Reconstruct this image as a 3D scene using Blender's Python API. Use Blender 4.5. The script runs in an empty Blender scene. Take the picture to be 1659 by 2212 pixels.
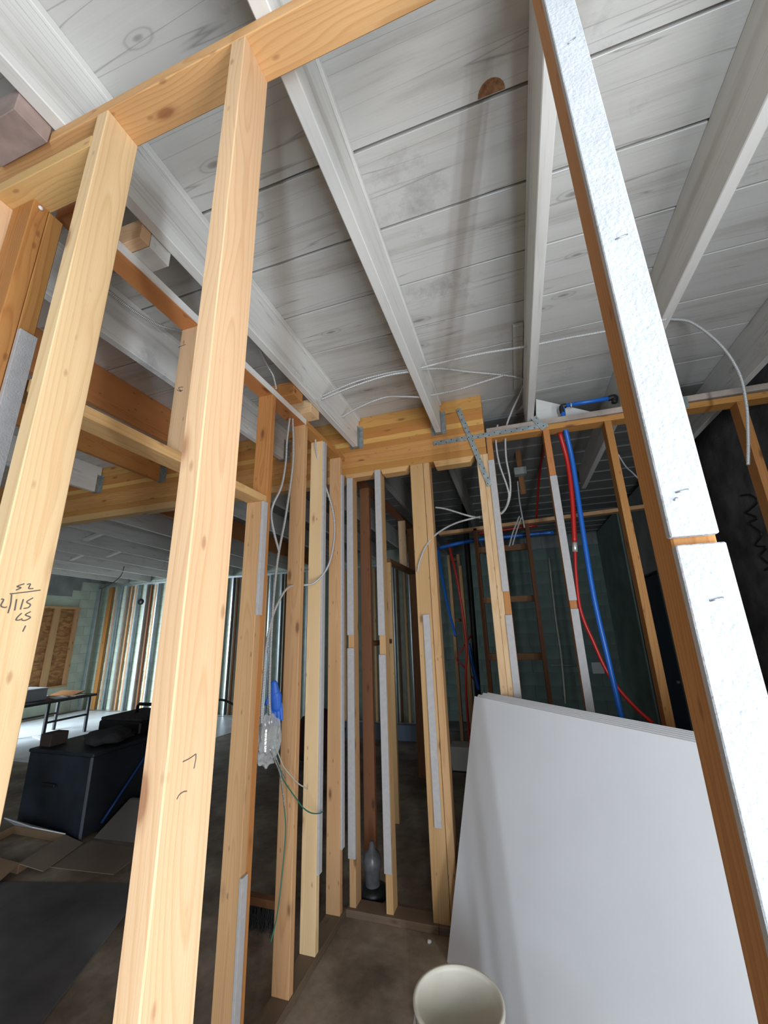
import bpy, bmesh, math, random
from mathutils import Vector, Matrix

random.seed(7)
scn = bpy.context.scene
COL = scn.collection
H = 1615.0                                    # eye height of the photographer, mm
# ------------------------------------------------------------------ camera
W_PX, H_PX, F_PX = 1659.0, 2212.0, 858.7
YAW, PITCH, ROLL = -0.305854, 0.281859, -0.030816
_f = Vector((math.sin(YAW)*math.cos(PITCH), math.cos(YAW)*math.cos(PITCH), math.sin(PITCH)))
_r = Vector((math.cos(YAW), -math.sin(YAW), 0)); _u = _r.cross(_f)
CR = _r*math.cos(ROLL) + _u*math.sin(ROLL); CU = -_r*math.sin(ROLL) + _u*math.cos(ROLL); CF = _f
cam_d = bpy.data.cameras.new('camera'); cam = bpy.data.objects.new('camera', cam_d); COL.objects.link(cam)
cam_d.sensor_fit = 'HORIZONTAL'; cam_d.sensor_width = 36.0; cam_d.lens = F_PX/W_PX*36.0
cam_d.clip_start = 0.02; cam_d.clip_end = 200
m3 = Matrix((CR, CU, -CF)).transposed()
cam.matrix_world = Matrix.Translation((0, 0, H/1000)) @ m3.to_4x4()
scn.camera = cam

def at(px, py, **k):
    """measured point (mm, eye at origin) where the sight line meets the plane x=, y= or z="""
    d = CF*F_PX + CR*(px-W_PX/2) - CU*(py-H_PX/2)
    (a, v), = k.items()
    d = d*(v/d['xyz'.index(a)])
    return (d.x, d.y, d.z)

# ------------------------------------------------------------------ world and light
wd = bpy.data.worlds.new('sky'); scn.world = wd; wd.use_nodes = True
wd.node_tree.nodes['Background'].inputs[0].default_value = (0.62, 0.78, 1.0, 1)
wd.node_tree.nodes['Background'].inputs[1].default_value = 0.35

def area(name, loc, target, sx, sy, power, col):
    d = bpy.data.lights.new(name, 'AREA'); d.shape = 'RECTANGLE'; d.size = sx; d.size_y = sy
    d.energy = power; d.color = col
    o = bpy.data.objects.new(name, d); COL.objects.link(o)
    p = Vector((loc[0]/1000, loc[1]/1000, (loc[2]+H)/1000)); q = Vector((target[0]/1000, target[1]/1000, (target[2]+H)/1000))
    o.location = p; o.rotation_euler = (q-p).to_track_quat('-Z', 'Y').to_euler()
    return o
for k_, (lx, lw_, pw_k) in enumerate(((752, 0.03, 62), (655, 0.03, 58))):
    area('added_stripe_light', (lx, -1720, -450), (lx-250, 0, -100), lw_, 2.1, pw_k, (0.76, 0.88, 1.0))  # thin unseen light strips, added to cast stripes on the drywall sheets
area('daylight_side_window', (1760, -280, -550), (0, -180, 300), 0.75, 1.7, 88, (0.98, 0.98, 1.0))
area('daylight_left_window', (-9990, 3700, -200), (-8300, 6400, -1100), 2.2, 2.0, 215, (0.78, 0.90, 1.0)).data.spread = math.radians(85)
area('added_front_fill', (-4300, -1720, -300), (-4300, 2000, -700), 2.4, 2.0, 30, (0.72, 0.86, 1.0))  # dim unseen fill added for the job box and left floor

scn.view_settings.view_transform = 'Standard'; scn.view_settings.look = 'None'
scn.view_settings.gamma = 1.0; scn.view_settings.use_curve_mapping = False
scn.view_settings.exposure = -0.34
scn.cycles.use_denoising = True
scn.cycles.max_bounces = 8; scn.cycles.diffuse_bounces = 5

# ------------------------------------------------------------------ materials
MATS = {}
def new_mat(name):
    m = bpy.data.materials.new(name); m.use_nodes = True
    nt = m.node_tree; b = nt.nodes['Principled BSDF']
    return m, nt, b
def N(nt, t, **k):
    n = nt.nodes.new(t)
    for a, v in k.items():
        if a.startswith('i'):
            n.inputs[int(a[1:])].default_value = v
        else: setattr(n, a, v)
    return n
def ln(nt, a, b): nt.links.new(a, b)
def ramp(nt, fac, stops, interp='LINEAR'):
    r = N(nt, 'ShaderNodeValToRGB'); r.color_ramp.interpolation = interp
    e = r.color_ramp.elements
    while len(e) < len(stops): e.new(0.5)
    for x, (p, c) in zip(e, stops): x.position = p; x.color = (*c, 1) if len(c) == 3 else c
    ln(nt, fac, r.inputs[0]); return r.outputs[0]
def math_(nt, op, a, b=None, c=None):
    n = N(nt, 'ShaderNodeMath', operation=op)
    for i, v in enumerate((a, b, c)):
        if v is None: continue
        if isinstance(v, (int, float)): n.inputs[i].default_value = v
        else: ln(nt, v, n.inputs[i])
    return n.outputs[0]
def mix(nt, fac, a, b, mode='MIX'):
    n = N(nt, 'ShaderNodeMix', data_type='RGBA', blend_type=mode)
    for s, v in ((0, fac), (6, a), (7, b)):
        if isinstance(v, (int, float)): n.inputs[s].default_value = v
        elif isinstance(v, tuple): n.inputs[s].default_value = (*v, 1)
        else: ln(nt, v, n.inputs[s])
    return n.outputs[2]
def plain(name, col, rough=0.6, metal=0.0, noise=0.0, nscale=8.0, bump=0.0, bscale=60.0, trans=0.0, alpha=1.0):
    if name in MATS: return MATS[name]
    m, nt, b = new_mat(name)
    b.inputs['Base Color'].default_value = (*col, 1); b.inputs['Roughness'].default_value = rough
    b.inputs['Metallic'].default_value = metal
    if trans: b.inputs['Transmission Weight'].default_value = trans
    if alpha < 1: b.inputs['Alpha'].default_value = alpha
    tc = N(nt, 'ShaderNodeTexCoord')
    if noise:
        n = N(nt, 'ShaderNodeTexNoise'); n.inputs['Scale'].default_value = nscale; n.inputs['Detail'].default_value = 5
        ln(nt, tc.outputs['Object'], n.inputs['Vector'])
        c = ramp(nt, n.outputs[0], [(0.3, tuple(v*(1-noise) for v in col)), (0.7, tuple(min(1, v*(1+noise)) for v in col))])
        ln(nt, c, b.inputs['Base Color'])
    if bump:
        n2 = N(nt, 'ShaderNodeTexNoise'); n2.inputs['Scale'].default_value = bscale; n2.inputs['Detail'].default_value = 4
        ln(nt, tc.outputs['Object'], n2.inputs['Vector'])
        bp = N(nt, 'ShaderNodeBump'); bp.inputs['Strength'].default_value = bump; bp.inputs['Distance'].default_value = 0.004
        ln(nt, n2.outputs[0], bp.inputs['Height']); ln(nt, bp.outputs[0], b.inputs['Normal'])
    MATS[name] = m; return m

def wood(kind, axis):
    """sawn lumber: growth rings round an off-centre pith, running along the given axis"""
    key = f'{kind}_{axis}'
    if key in MATS: return MATS[key]
    light, dark, knotc, var, ringk = {
        'blond': ((0.79, 0.56, 0.325), (0.60, 0.345, 0.155), (0.25, 0.10, 0.04), 0.07, 0.50),
        'tan':   ((0.64, 0.39, 0.195), (0.46, 0.23, 0.088), (0.14, 0.06, 0.025), 0.10, 0.50),
        'golden': ((0.70, 0.435, 0.19), (0.50, 0.25, 0.08), (0.22, 0.08, 0.03), 0.06, 0.55),
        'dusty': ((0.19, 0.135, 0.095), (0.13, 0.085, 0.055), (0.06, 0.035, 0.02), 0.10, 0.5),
        'orange': ((0.56, 0.265, 0.085), (0.36, 0.125, 0.028), (0.13, 0.04, 0.015), 0.10, 0.60),
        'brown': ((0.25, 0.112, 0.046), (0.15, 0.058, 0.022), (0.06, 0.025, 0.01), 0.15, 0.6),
        'glulam': ((0.70, 0.39, 0.125), (0.48, 0.205, 0.05), (0.22, 0.08, 0.03), 0.10, 0.45),
    }[kind]
    m, nt, b = new_mat(key)
    tc = N(nt, 'ShaderNodeTexCoord'); oi = N(nt, 'ShaderNodeObjectInfo')
    sp = N(nt, 'ShaderNodeSeparateXYZ'); ln(nt, tc.outputs['Object'], sp.inputs[0])
    order = {'x': (1, 2, 0), 'y': (0, 2, 1), 'z': (0, 1, 2)}[axis]
    u0, v0, w0 = (sp.outputs[i] for i in order)
    rnd = oi.outputs['Random']
    rw = math_(nt, 'MULTIPLY_ADD', rnd, 31.0, w0)
    r2 = math_(nt, 'FRACT', math_(nt, 'MULTIPLY', rnd, 17.3))
    r3 = math_(nt, 'FRACT', math_(nt, 'MULTIPLY', rnd, 43.7))
    cb = N(nt, 'ShaderNodeCombineXYZ')
    ln(nt, math_(nt, 'MULTIPLY_ADD', rnd, 9.0, u0), cb.inputs[0]); ln(nt, v0, cb.inputs[1]); ln(nt, rw, cb.inputs[2])
    def mapped(sx, sy, sz):
        mp = N(nt, 'ShaderNodeMapping'); mp.inputs['Scale'].default_value = (sx, sy, sz)
        ln(nt, cb.outputs[0], mp.inputs[0]); return mp.outputs[0]
    nz = N(nt, 'ShaderNodeTexNoise'); nz.inputs['Scale'].default_value = 1.0; nz.inputs['Detail'].default_value = 2
    ln(nt, mapped(7, 7, 1.6), nz.inputs['Vector'])
    d = math_(nt, 'MULTIPLY_ADD', nz.outputs[0], 0.060, -0.030)
    # pith position drifts with length -> cathedral figure
    uu = math_(nt, 'ADD', math_(nt, 'ADD', u0, d), math_(nt, 'MULTIPLY_ADD', r2, 0.10, -0.05))
    vv = math_(nt, 'ADD', math_(nt, 'ADD', v0, math_(nt, 'MULTIPLY', d, 0.7)), math_(nt, 'MULTIPLY_ADD', r3, 0.12, -0.06))
    vv = math_(nt, 'ADD', vv, math_(nt, 'MULTIPLY', w0, 0.018))
    rr = math_(nt, 'SQRT', math_(nt, 'ADD', math_(nt, 'MULTIPLY', uu, uu), math_(nt, 'MULTIPLY', vv, vv)))
    fr = math_(nt, 'FRACT', math_(nt, 'MULTIPLY', rr, 130.0))
    ring = ramp(nt, fr, [(0.0, (0.15,)*3), (0.55, (0.35,)*3), (0.86, (1.0,)*3), (1.0, (0.15,)*3)])
    fine = N(nt, 'ShaderNodeTexNoise'); fine.inputs['Scale'].default_value = 1; fine.inputs['Detail'].default_value = 3
    ln(nt, mapped(420, 420, 9), fine.inputs['Vector'])
    base = mix(nt, math_(nt, 'MULTIPLY', ring, ringk), light, dark)
    base = mix(nt, math_(nt, 'MULTIPLY_ADD', fine.outputs[0], 0.5, -0.08), base, dark, 'MIX') if kind == 'brown' else mix(nt, math_(nt, 'MULTIPLY', fine.outputs[0], 0.22), base, dark)
    if kind == 'glulam': base = mix(nt, math_(nt, 'MULTIPLY', r3, 0.85), base, mix(nt, math_(nt, 'MULTIPLY', ring, 0.5), (0.50, 0.205, 0.045), (0.34, 0.115, 0.022)))
    # broad tone drift along the board
    big = N(nt, 'ShaderNodeTexNoise'); big.inputs['Scale'].default_value = 1; big.inputs['Detail'].default_value = 1
    ln(nt, mapped(9, 9, 1.1), big.inputs['Vector'])
    base = mix(nt, 0.5, base, ramp(nt, big.outputs[0], [(0.3, (0.72, 0.64, 0.56)), (0.7, (1.0, 1.0, 1.0))]), 'MULTIPLY')
    # knots
    vo = N(nt, 'ShaderNodeTexVoronoi'); vo.inputs['Scale'].default_value = 1
    ln(nt, mapped(9, 9, 3.2), vo.inputs['Vector'])
    kn = ramp(nt, vo.outputs['Distance'], [(0.0, (1,)*3), (0.075, (0.9,)*3), (0.11, (0.3,)*3), (0.17, (0,)*3)])
    base = mix(nt, math_(nt, 'MULTIPLY', kn, 0.8), base, knotc)
    v3 = N(nt, 'ShaderNodeTexVoronoi'); v3.inputs['Scale'].default_value = 1
    ln(nt, mapped(21, 21, 9), v3.inputs['Vector'])
    pk = ramp(nt, v3.outputs['Distance'], [(0.0, (1,)*3), (0.07, (0.8,)*3), (0.13, (0,)*3)])
    base = mix(nt, math_(nt, 'MULTIPLY', pk, 0.55), base, knotc)
    val = math_(nt, 'MULTIPLY_ADD', rnd, var*2, 1-var)
    hs = N(nt, 'ShaderNodeHueSaturation'); ln(nt, val, hs.inputs['Value']); ln(nt, base, hs.inputs['Color'])
    ln(nt, math_(nt, 'MULTIPLY_ADD', r2, 0.016, 0.492), hs.inputs['Hue'])
    ln(nt, hs.outputs[0], b.inputs['Base Color'])
    b.inputs['Roughness'].default_value = 0.62; b.inputs['Specular IOR Level'].default_value = 0.3
    bp = N(nt, 'ShaderNodeBump'); bp.inputs['Strength'].default_value = 0.25; bp.inputs['Distance'].default_value = 0.0012
    ln(nt, fine.outputs[0], bp.inputs['Height']); ln(nt, bp.outputs[0], b.inputs['Normal'])
    MATS[key] = m; return m

def painted(axis, tone=1.0, key='painted', dirt=1.0):
    k = f'{key}_{axis}'
    if k in MATS: return MATS[k]
    m, nt, b = new_mat(k)
    tc = N(nt, 'ShaderNodeTexCoord'); oi = N(nt, 'ShaderNodeObjectInfo')
    off = N(nt, 'ShaderNodeVectorMath', operation='MULTIPLY_ADD')
    ln(nt, oi.outputs['Random'], off.inputs[0]); off.inputs[1].default_value = (13, 29, 7); ln(nt, tc.outputs['Object'], off.inputs[2])
    def mp(s):
        mpn = N(nt, 'ShaderNodeMapping'); mpn.inputs['Scale'].default_value = s; ln(nt, off.outputs[0], mpn.inputs[0]); return mpn.outputs[0]
    st = {'x': (0.9, 9, 9), 'y': (9, 0.9, 9), 'z': (9, 9, 0.9)}[axis]
    sf = {'x': (3, 70, 70), 'y': (70, 3, 70), 'z': (70, 70, 3)}[axis]
    sk = {'x': (1.5, 4.5, 4.5), 'y': (4.5, 1.5, 4.5), 'z': (4.5, 4.5, 1.5)}[axis]
    a = N(nt, 'ShaderNodeTexNoise'); a.inputs['Scale'].default_value = 1; a.inputs['Detail'].default_value = 6; a.inputs['Roughness'].default_value = 0.6
    ln(nt, mp(st), a.inputs['Vector'])
    t = tone
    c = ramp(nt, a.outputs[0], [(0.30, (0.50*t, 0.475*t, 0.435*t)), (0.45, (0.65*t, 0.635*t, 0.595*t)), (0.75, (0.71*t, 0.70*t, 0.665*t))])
    f = N(nt, 'ShaderNodeTexNoise'); f.inputs['Scale'].default_value = 1; f.inputs['Detail'].default_value = 3
    ln(nt, mp(sf), f.inputs['Vector'])
    c = mix(nt, ramp(nt, f.outputs[0], [(0.62, (0,)*3), (0.78, (0.35*dirt,)*3)]), c, (0.33*t, 0.31*t, 0.29*t))
    v = N(nt, 'ShaderNodeTexVoronoi'); v.inputs['Scale'].default_value = 1; ln(nt, mp(sk), v.inputs['Vector'])
    if axis == 'x': v.voronoi_dimensions = '2D'
    cellv = N(nt, 'ShaderNodeSeparateXYZ'); ln(nt, v.outputs['Color'], cellv.inputs[0])
    keep = math_(nt, 'GREATER_THAN', cellv.outputs[0], 0.66 if axis == 'x' else 0.3)
    kd = math_(nt, 'MULTIPLY_ADD', a.outputs[0], 0.10, v.outputs['Distance'])
    kf = ramp(nt, kd, [(0.05, (0.75*dirt,)*3), (0.085, (0.5*dirt,)*3), (0.10, (0.12,)*3), (0.125, (0.12,)*3), (0.135, (0.40*dirt,)*3), (0.15, (0.06,)*3), (0.22, (0,)*3)])
    c = mix(nt, math_(nt, 'MULTIPLY', kf, keep), c, (0.16, 0.14, 0.125))
    sl = {'x': (0.35, 13, 13), 'y': (13, 0.35, 13), 'z': (13, 13, 0.35)}[axis]
    ck = N(nt, 'ShaderNodeTexNoise'); ck.inputs['Scale'].default_value = 1; ck.inputs['Detail'].default_value = 2
    ln(nt, mp(sl), ck.inputs['Vector'])
    dk = math_(nt, 'ABSOLUTE', math_(nt, 'SUBTRACT', ck.outputs[0], 0.56))
    c = mix(nt, ramp(nt, dk, [(0.0, (0.55*dirt,)*3), (0.006, (0.0,)*3)]), c, (0.20*t, 0.185*t, 0.17*t))
    g = N(nt, 'ShaderNodeTexNoise'); g.inputs['Scale'].default_value = 2.2; g.inputs['Detail'].default_value = 8; g.inputs['Roughness'].default_value = 0.75
    ln(nt, off.outputs[0], g.inputs['Vector'])
    c = mix(nt, ramp(nt, g.outputs[0], [(0.60, (0,)*3), (0.72, (0.55*dirt,)*3)]), c, (0.26, 0.245, 0.24))
    ln(nt, c, b.inputs['Base Color']); b.inputs['Roughness'].default_value = 0.42
    bp = N(nt, 'ShaderNodeBump'); bp.inputs['Strength'].default_value = 0.3; bp.inputs['Distance'].default_value = 0.002
    ln(nt, f.outputs[0], bp.inputs['Height']); ln(nt, bp.outputs[0], b.inputs['Normal'])
    MATS[k] = m; return m

def concrete():
    m, nt, b = new_mat('concrete')
    tc = N(nt, 'ShaderNodeTexCoord')
    n1 = N(nt, 'ShaderNodeTexNoise'); n1.inputs['Scale'].default_value = 1.9; n1.inputs['Detail'].default_value = 8; n1.inputs['Roughness'].default_value = 0.65
    n2 = N(nt, 'ShaderNodeTexNoise'); n2.inputs['Scale'].default_value = 14; n2.inputs['Detail'].default_value = 6
    for n in (n1, n2): ln(nt, tc.outputs['Object'], n.inputs['Vector'])
    c = ramp(nt, n1.outputs[0], [(0.34, (0.115, 0.08, 0.053)), (0.5, (0.26, 0.198, 0.145)), (0.66, (0.42, 0.345, 0.265))])
    c = mix(nt, 0.5, c, ramp(nt, n2.outputs[0], [(0.3, (0.6, 0.6, 0.6)), (0.7, (1, 1, 1))]), 'MULTIPLY')
    ln(nt, c, b.inputs['Base Color']); b.inputs['Roughness'].default_value = 0.55
    bp = N(nt, 'ShaderNodeBump'); bp.inputs['Strength'].default_value = 0.2; bp.inputs['Distance'].default_value = 0.004
    ln(nt, n2.outputs[0], bp.inputs['Height']); ln(nt, bp.outputs[0], b.inputs['Normal'])
    return m
def osb():
    m, nt, b = new_mat('strand_board')
    tc = N(nt, 'ShaderNodeTexCoord')
    v = N(nt, 'ShaderNodeTexVoronoi'); v.inputs['Scale'].default_value = 1
    mp = N(nt, 'ShaderNodeMapping'); mp.inputs['Scale'].default_value = (10, 10, 26); ln(nt, tc.outputs['Object'], mp.inputs[0]); ln(nt, mp.outputs[0], v.inputs['Vector'])
    bw_ = N(nt, 'ShaderNodeRGBToBW'); ln(nt, v.outputs['Color'], bw_.inputs[0])
    c = ramp(nt, bw_.outputs[0], [(0.2, (0.23, 0.10, 0.03)), (0.8, (0.44, 0.21, 0.07))])
    ln(nt, c, b.inputs['Base Color']); b.inputs['Roughness'].default_value = 0.7
    return m
def cable_mat():
    m, nt, b = new_mat('armoured_cable')
    b.inputs['Base Color'].default_value = (0.62, 0.61, 0.59, 1); b.inputs['Metallic'].default_value = 0.35; b.inputs['Roughness'].default_value = 0.35
    uv = N(nt, 'ShaderNodeUVMap'); sp = N(nt, 'ShaderNodeSeparateXYZ'); ln(nt, uv.outputs[0], sp.inputs[0])
    s = math_(nt, 'SINE', math_(nt, 'MULTIPLY', math_(nt, 'ADD', sp.outputs[1], math_(nt, 'MULTIPLY', sp.outputs[0], 0.007)), 900.0))
    bp = N(nt, 'ShaderNodeBump'); bp.inputs['Strength'].default_value = 0.9; bp.inputs['Distance'].default_value = 0.0012
    ln(nt, s, bp.inputs['Height']); ln(nt, bp.outputs[0], b.inputs['Normal'])
    c = ramp(nt, math_(nt, 'MULTIPLY_ADD', s, 0.5, 0.5), [(0.0, (0.30, 0.295, 0.29)), (0.45, (0.80, 0.79, 0.77))])
    ln(nt, c, b.inputs['Base Color'])
    return m

CONC = concrete(); OSB = osb(); CABLE = cable_mat()
PAPER = plain('drywall_paper', (0.78, 0.785, 0.80), 0.75, noise=0.03, nscale=3, bump=0.05, bscale=300)
STRIPW = plain('drywall_strip_white', (0.50, 0.508, 0.52), 0.85, noise=0.07, nscale=30, bump=0.5, bscale=185)
STRIPG = plain('drywall_strip_grey', (0.45, 0.425, 0.415), 0.85, noise=0.06, nscale=40, bump=0.4, bscale=250)
GALV = plain('galvanised', (0.36, 0.40, 0.40), 0.42, 0.7, noise=0.25, nscale=25)
STEEL = plain('light_gauge_steel', (0.55, 0.61, 0.64), 0.32, 0.8, noise=0.12, nscale=6)
GREEN = plain('block_paint_green', (0.50, 0.57, 0.46), 0.8, noise=0.12, nscale=2.5, bump=0.3, bscale=40)
GREEND = plain('block_green_shaded', (0.17, 0.235, 0.205), 0.85, noise=0.2, nscale=2.5, bump=0.3, bscale=40)  # block green darkened to carry the shade of the back room
GREYBLK = plain('block_grey', (0.26, 0.27, 0.26), 0.9, noise=0.25, nscale=3, bump=0.5, bscale=30)
MORTAR = plain('mortar', (0.16, 0.20, 0.18), 0.9, noise=0.2, nscale=8)
MORTARL = plain('mortar_pale', (0.40, 0.455, 0.37), 0.9, noise=0.15, nscale=8)
DARKWALL = plain('rough_dark_masonry', (0.085, 0.08, 0.078), 0.95, noise=0.6, nscale=5, bump=1.0, bscale=18)
PLASTER = plain('shell_plaster', (0.42, 0.42, 0.40), 0.9, noise=0.1, nscale=2)
BLUEP = plain('blue_pipe', (0.012, 0.13, 0.52), 0.35)
REDP = plain('red_pipe', (0.50, 0.018, 0.012), 0.38)
BLACKP = plain('black_pipe', (0.012, 0.012, 0.015), 0.4)
BRASS = plain('clamp_steel', (0.75, 0.72, 0.70), 0.3, 0.6)
DARK = plain('void', (0.01, 0.01, 0.011), 0.95)
PENCIL = plain('pencil', (0.10, 0.088, 0.08), 0.8)
STAPLE = plain('staple', (0.55, 0.57, 0.6), 0.3, 0.9)
NAVY = plain('navy_paint', (0.012, 0.018, 0.05), 0.5, noise=0.3, nscale=4)
JOBBOX = plain('job_box_black', (0.018, 0.024, 0.032), 0.5, noise=0.55, nscale=3.5, bump=0.2, bscale=12)
WORN = plain('worn_edge', (0.20, 0.21, 0.235), 0.5, 0.4)
BLACK = plain('black_plastic', (0.012, 0.012, 0.013), 0.45)
CARD = plain('cardboard', (0.27, 0.17, 0.095), 0.85, noise=0.12, nscale=6)
CARDLT = plain('cardboard_pale', (0.25, 0.195, 0.145), 0.85, noise=0.12, nscale=4)
WHITEP = plain('white_plastic', (0.66, 0.62, 0.52), 0.45, noise=0.06, nscale=9)
WHITE = plain('white_board', (0.70, 0.71, 0.72), 0.6)
GLOVE = plain('blue_nitrile', (0.025, 0.14, 0.62), 0.45)
WIREG = plain('green_wire', (0.02, 0.16, 0.10), 0.45)
WIREW = plain('pale_wire', (0.50, 0.49, 0.40), 0.4)
CLEAR = plain('clear_plastic', (0.80, 0.84, 0.84), 0.12, alpha=0.35)
FOIL = plain('shiny_wrap', (0.70, 0.74, 0.74), 0.15, 0.85, bump=1.0, bscale=70)
ADH = plain('black_adhesive', (0.008, 0.008, 0.008), 0.6)
GREYF = plain('grey_fabric', (0.035, 0.033, 0.034), 0.9, noise=0.3, nscale=20)

# ------------------------------------------------------------------ builders
WLOC = {}
def wpos(p): return Vector((p[0]/1000, p[1]/1000, (p[2]+H)/1000))
def link(o, parent, loc):
    COL.objects.link(o)
    WLOC[o.name] = loc.copy()
    if parent is not None:
        o.parent = parent; o.location = loc - WLOC[parent.name]
    else: o.location = loc
    return o
def tag(o, label=None, cat=None, group=None, kind=None):
    if label: o['label'] = label
    if cat: o['category'] = cat
    if group: o['group'] = group
    if kind: o['kind'] = kind
    return o
def thing(name, loc, label=None, cat=None, group=None, kind=None):
    o = bpy.data.objects.new(name, None); o.empty_display_size = 0.1
    link(o, None, wpos(loc)); return tag(o, label, cat, group, kind)
def mesh_obj(name, bm, mat, parent, loc, smooth=False):
    me = bpy.data.meshes.new(name); bm.to_mesh(me); bm.free()
    if smooth:
        for p in me.polygons: p.use_smooth = True
    me.materials.append(mat)
    return link(bpy.data.objects.new(name, me), parent, loc)
def box(name, x0, x1, y0, y1, z0, z1, mat, parent=None, bev=2.0, rot=None):
    """axis-aligned piece given by its faces in mm (eye-level frame), arrises eased"""
    if x0 > x1: x0, x1 = x1, x0
    if y0 > y1: y0, y1 = y1, y0
    if z0 > z1: z0, z1 = z1, z0
    c = wpos(((x0+x1)/2, (y0+y1)/2, (z0+z1)/2))
    bm = bmesh.new(); bmesh.ops.create_cube(bm, size=1)
    bmesh.ops.scale(bm, vec=((x1-x0)/1000, (y1-y0)/1000, (z1-z0)/1000), verts=bm.verts)
    if bev: bmesh.ops.bevel(bm, geom=bm.edges[:], offset=min(bev, 0.3*min(x1-x0, y1-y0, z1-z0))/1000, segments=1, affect='EDGES')
    if rot: bmesh.ops.rotate(bm, matrix=rot, verts=bm.verts)
    return mesh_obj(name, bm, mat, parent, c)
def hexa(name, pts, mat, parent=None, bev=0.0):
    """eight corners: four of one face, then the matching four of the other"""
    P = [wpos(p) for p in pts]; c = sum(P, Vector())/8
    bm = bmesh.new(); v = [bm.verts.new(p-c) for p in P]
    for f in ((0, 1, 2, 3), (7, 6, 5, 4), (0, 4, 5, 1), (1, 5, 6, 2), (2, 6, 7, 3), (3, 7, 4, 0)): bm.faces.new([v[i] for i in f])
    bmesh.ops.recalc_face_normals(bm, faces=bm.faces[:])
    if bev: bmesh.ops.bevel(bm, geom=bm.edges[:], offset=bev/1000, segments=1, affect='EDGES')
    return mesh_obj(name, bm, mat, parent, c)
def spline(pts, n=10):
    P = [Vector(p) for p in pts]
    if len(P) < 3: return [P[0].lerp(P[-1], i/n) for i in range(n+1)]
    P = [2*P[0]-P[1]] + P + [2*P[-1]-P[-2]]
    out = []
    for i in range(1, len(P)-2):
        for j in range(n):
            t = j/n; a, b, c, d = P[i-1:i+3]
            out.append(0.5*((2*b)+(c-a)*t+(2*a-5*b+4*c-d)*t*t+(3*b-a-3*c+d)*t**3))
    out.append(P[-2]); return out
def tube(name, pts, r, mat, parent=None, sides=8, n=10, radii=None, straight=False):
    path = [Vector(p)/1000 + Vector((0, 0, H/1000)) for p in (pts if straight else spline(pts, n))]
    c = sum(path, Vector())/len(path)
    bm = bmesh.new(); uvl = bm.loops.layers.uv.new('UVMap')
    rings = []; L = [0.0]
    ref = Vector((0.3, 0.5, 0.8))
    for i, p in enumerate(path):
        t = (path[min(i+1, len(path)-1)]-path[max(i-1, 0)]).normalized()
        if i: L.append(L[-1]+(p-path[i-1]).length)
        ref = (ref - t*ref.dot(t)).normalized(); b2 = t.cross(ref)
        rad = (radii[min(int(i*len(radii)/len(path)), len(radii)-1)] if radii else r)/1000
        rings.append([bm.verts.new(p-c+(ref*math.cos(2*math.pi*k/sides)+b2*math.sin(2*math.pi*k/sides))*rad) for k in range(sides)])
    for i in range(len(rings)-1):
        for k in range(sides):
            f = bm.faces.new((rings[i][k], rings[i][(k+1) % sides], rings[i+1][(k+1) % sides], rings[i+1][k]))
            for lp, (a, q) in zip(f.loops, ((i, k), (i, k+1), (i+1, k+1), (i+1, k))): lp[uvl].uv = (q/sides, L[a])
    bm.faces.new(rings[0][::-1]); bm.faces.new(rings[-1])
    return mesh_obj(name, bm, mat, parent, c, smooth=True)
def lathe(name, prof, loc, mat, parent=None, seg=40):
    bm = bmesh.new(); rows = []
    for r, z in prof:
        rows.append([bm.verts.new((r/1000*math.cos(2*math.pi*k/seg), r/1000*math.sin(2*math.pi*k/seg), z/1000)) for k in range(seg)] if r > 0 else [bm.verts.new((0, 0, z/1000))])
    for a, b2 in zip(rows, rows[1:]):
        for k in range(seg):
            k2 = (k+1) % seg
            if len(a) == 1: bm.faces.new((a[0], b2[k2], b2[k]))
            elif len(b2) == 1: bm.faces.new((a[k], a[k2], b2[0]))
            else: bm.faces.new((a[k], a[k2], b2[k2], b2[k]))
    bmesh.ops.recalc_face_normals(bm, faces=bm.faces[:])
    return mesh_obj(name, bm, mat, parent, wpos(loc), smooth=True)
def ribbon(name, strokes, nrm, w, mat, parent):
    """pen strokes lying on a face: thin raised lines"""
    bm = bmesh.new(); nrm = Vector(nrm)
    c = wpos(strokes[0][0])
    for s in strokes:
        P = [wpos(p)-c for p in spline(s, 5)] if len(s) > 2 else [wpos(p)-c for p in s]
        prev = None
        for i, p in enumerate(P):
            t = (P[min(i+1, len(P)-1)]-P[max(i-1, 0)]).normalized(); q = t.cross(nrm).normalized()*(w/2000)
            cur = [bm.verts.new(p+q+nrm*0.0008), bm.verts.new(p-q+nrm*0.0008), bm.verts.new(p-q-nrm*0.0004), bm.verts.new(p+q-nrm*0.0004)]
            if prev:
                for k in range(4): bm.faces.new((prev[k], prev[(k+1) % 4], cur[(k+1) % 4], cur[k]))
            else: bm.faces.new(cur)
            prev = cur
        bm.faces.new(prev[::-1])
    return mesh_obj(name, bm, mat, parent, c)
def bowed(name, x0, x1, y0, y1, z0, z1, mat, parent, axis='y'): return box(name, x0, x1, y0, y1, z0, z1, mat, parent)

# ================================================================== SETTING
FLOOR = -H
YB0, YB1 = 2675, 2800            # beam faces
YFAR, XLEFT, XRIGHT, YBACK = 7500, -9830, 1600, -1600
DECK, JB = 1618, 1356
SL = 0.030
def drop(y): return max(0, y-YB1)*SL

tag(box('floor', XLEFT-200, XRIGHT+300, YBACK-200, YFAR+200, FLOOR-120, FLOOR, CONC, bev=0), kind='structure')

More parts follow.
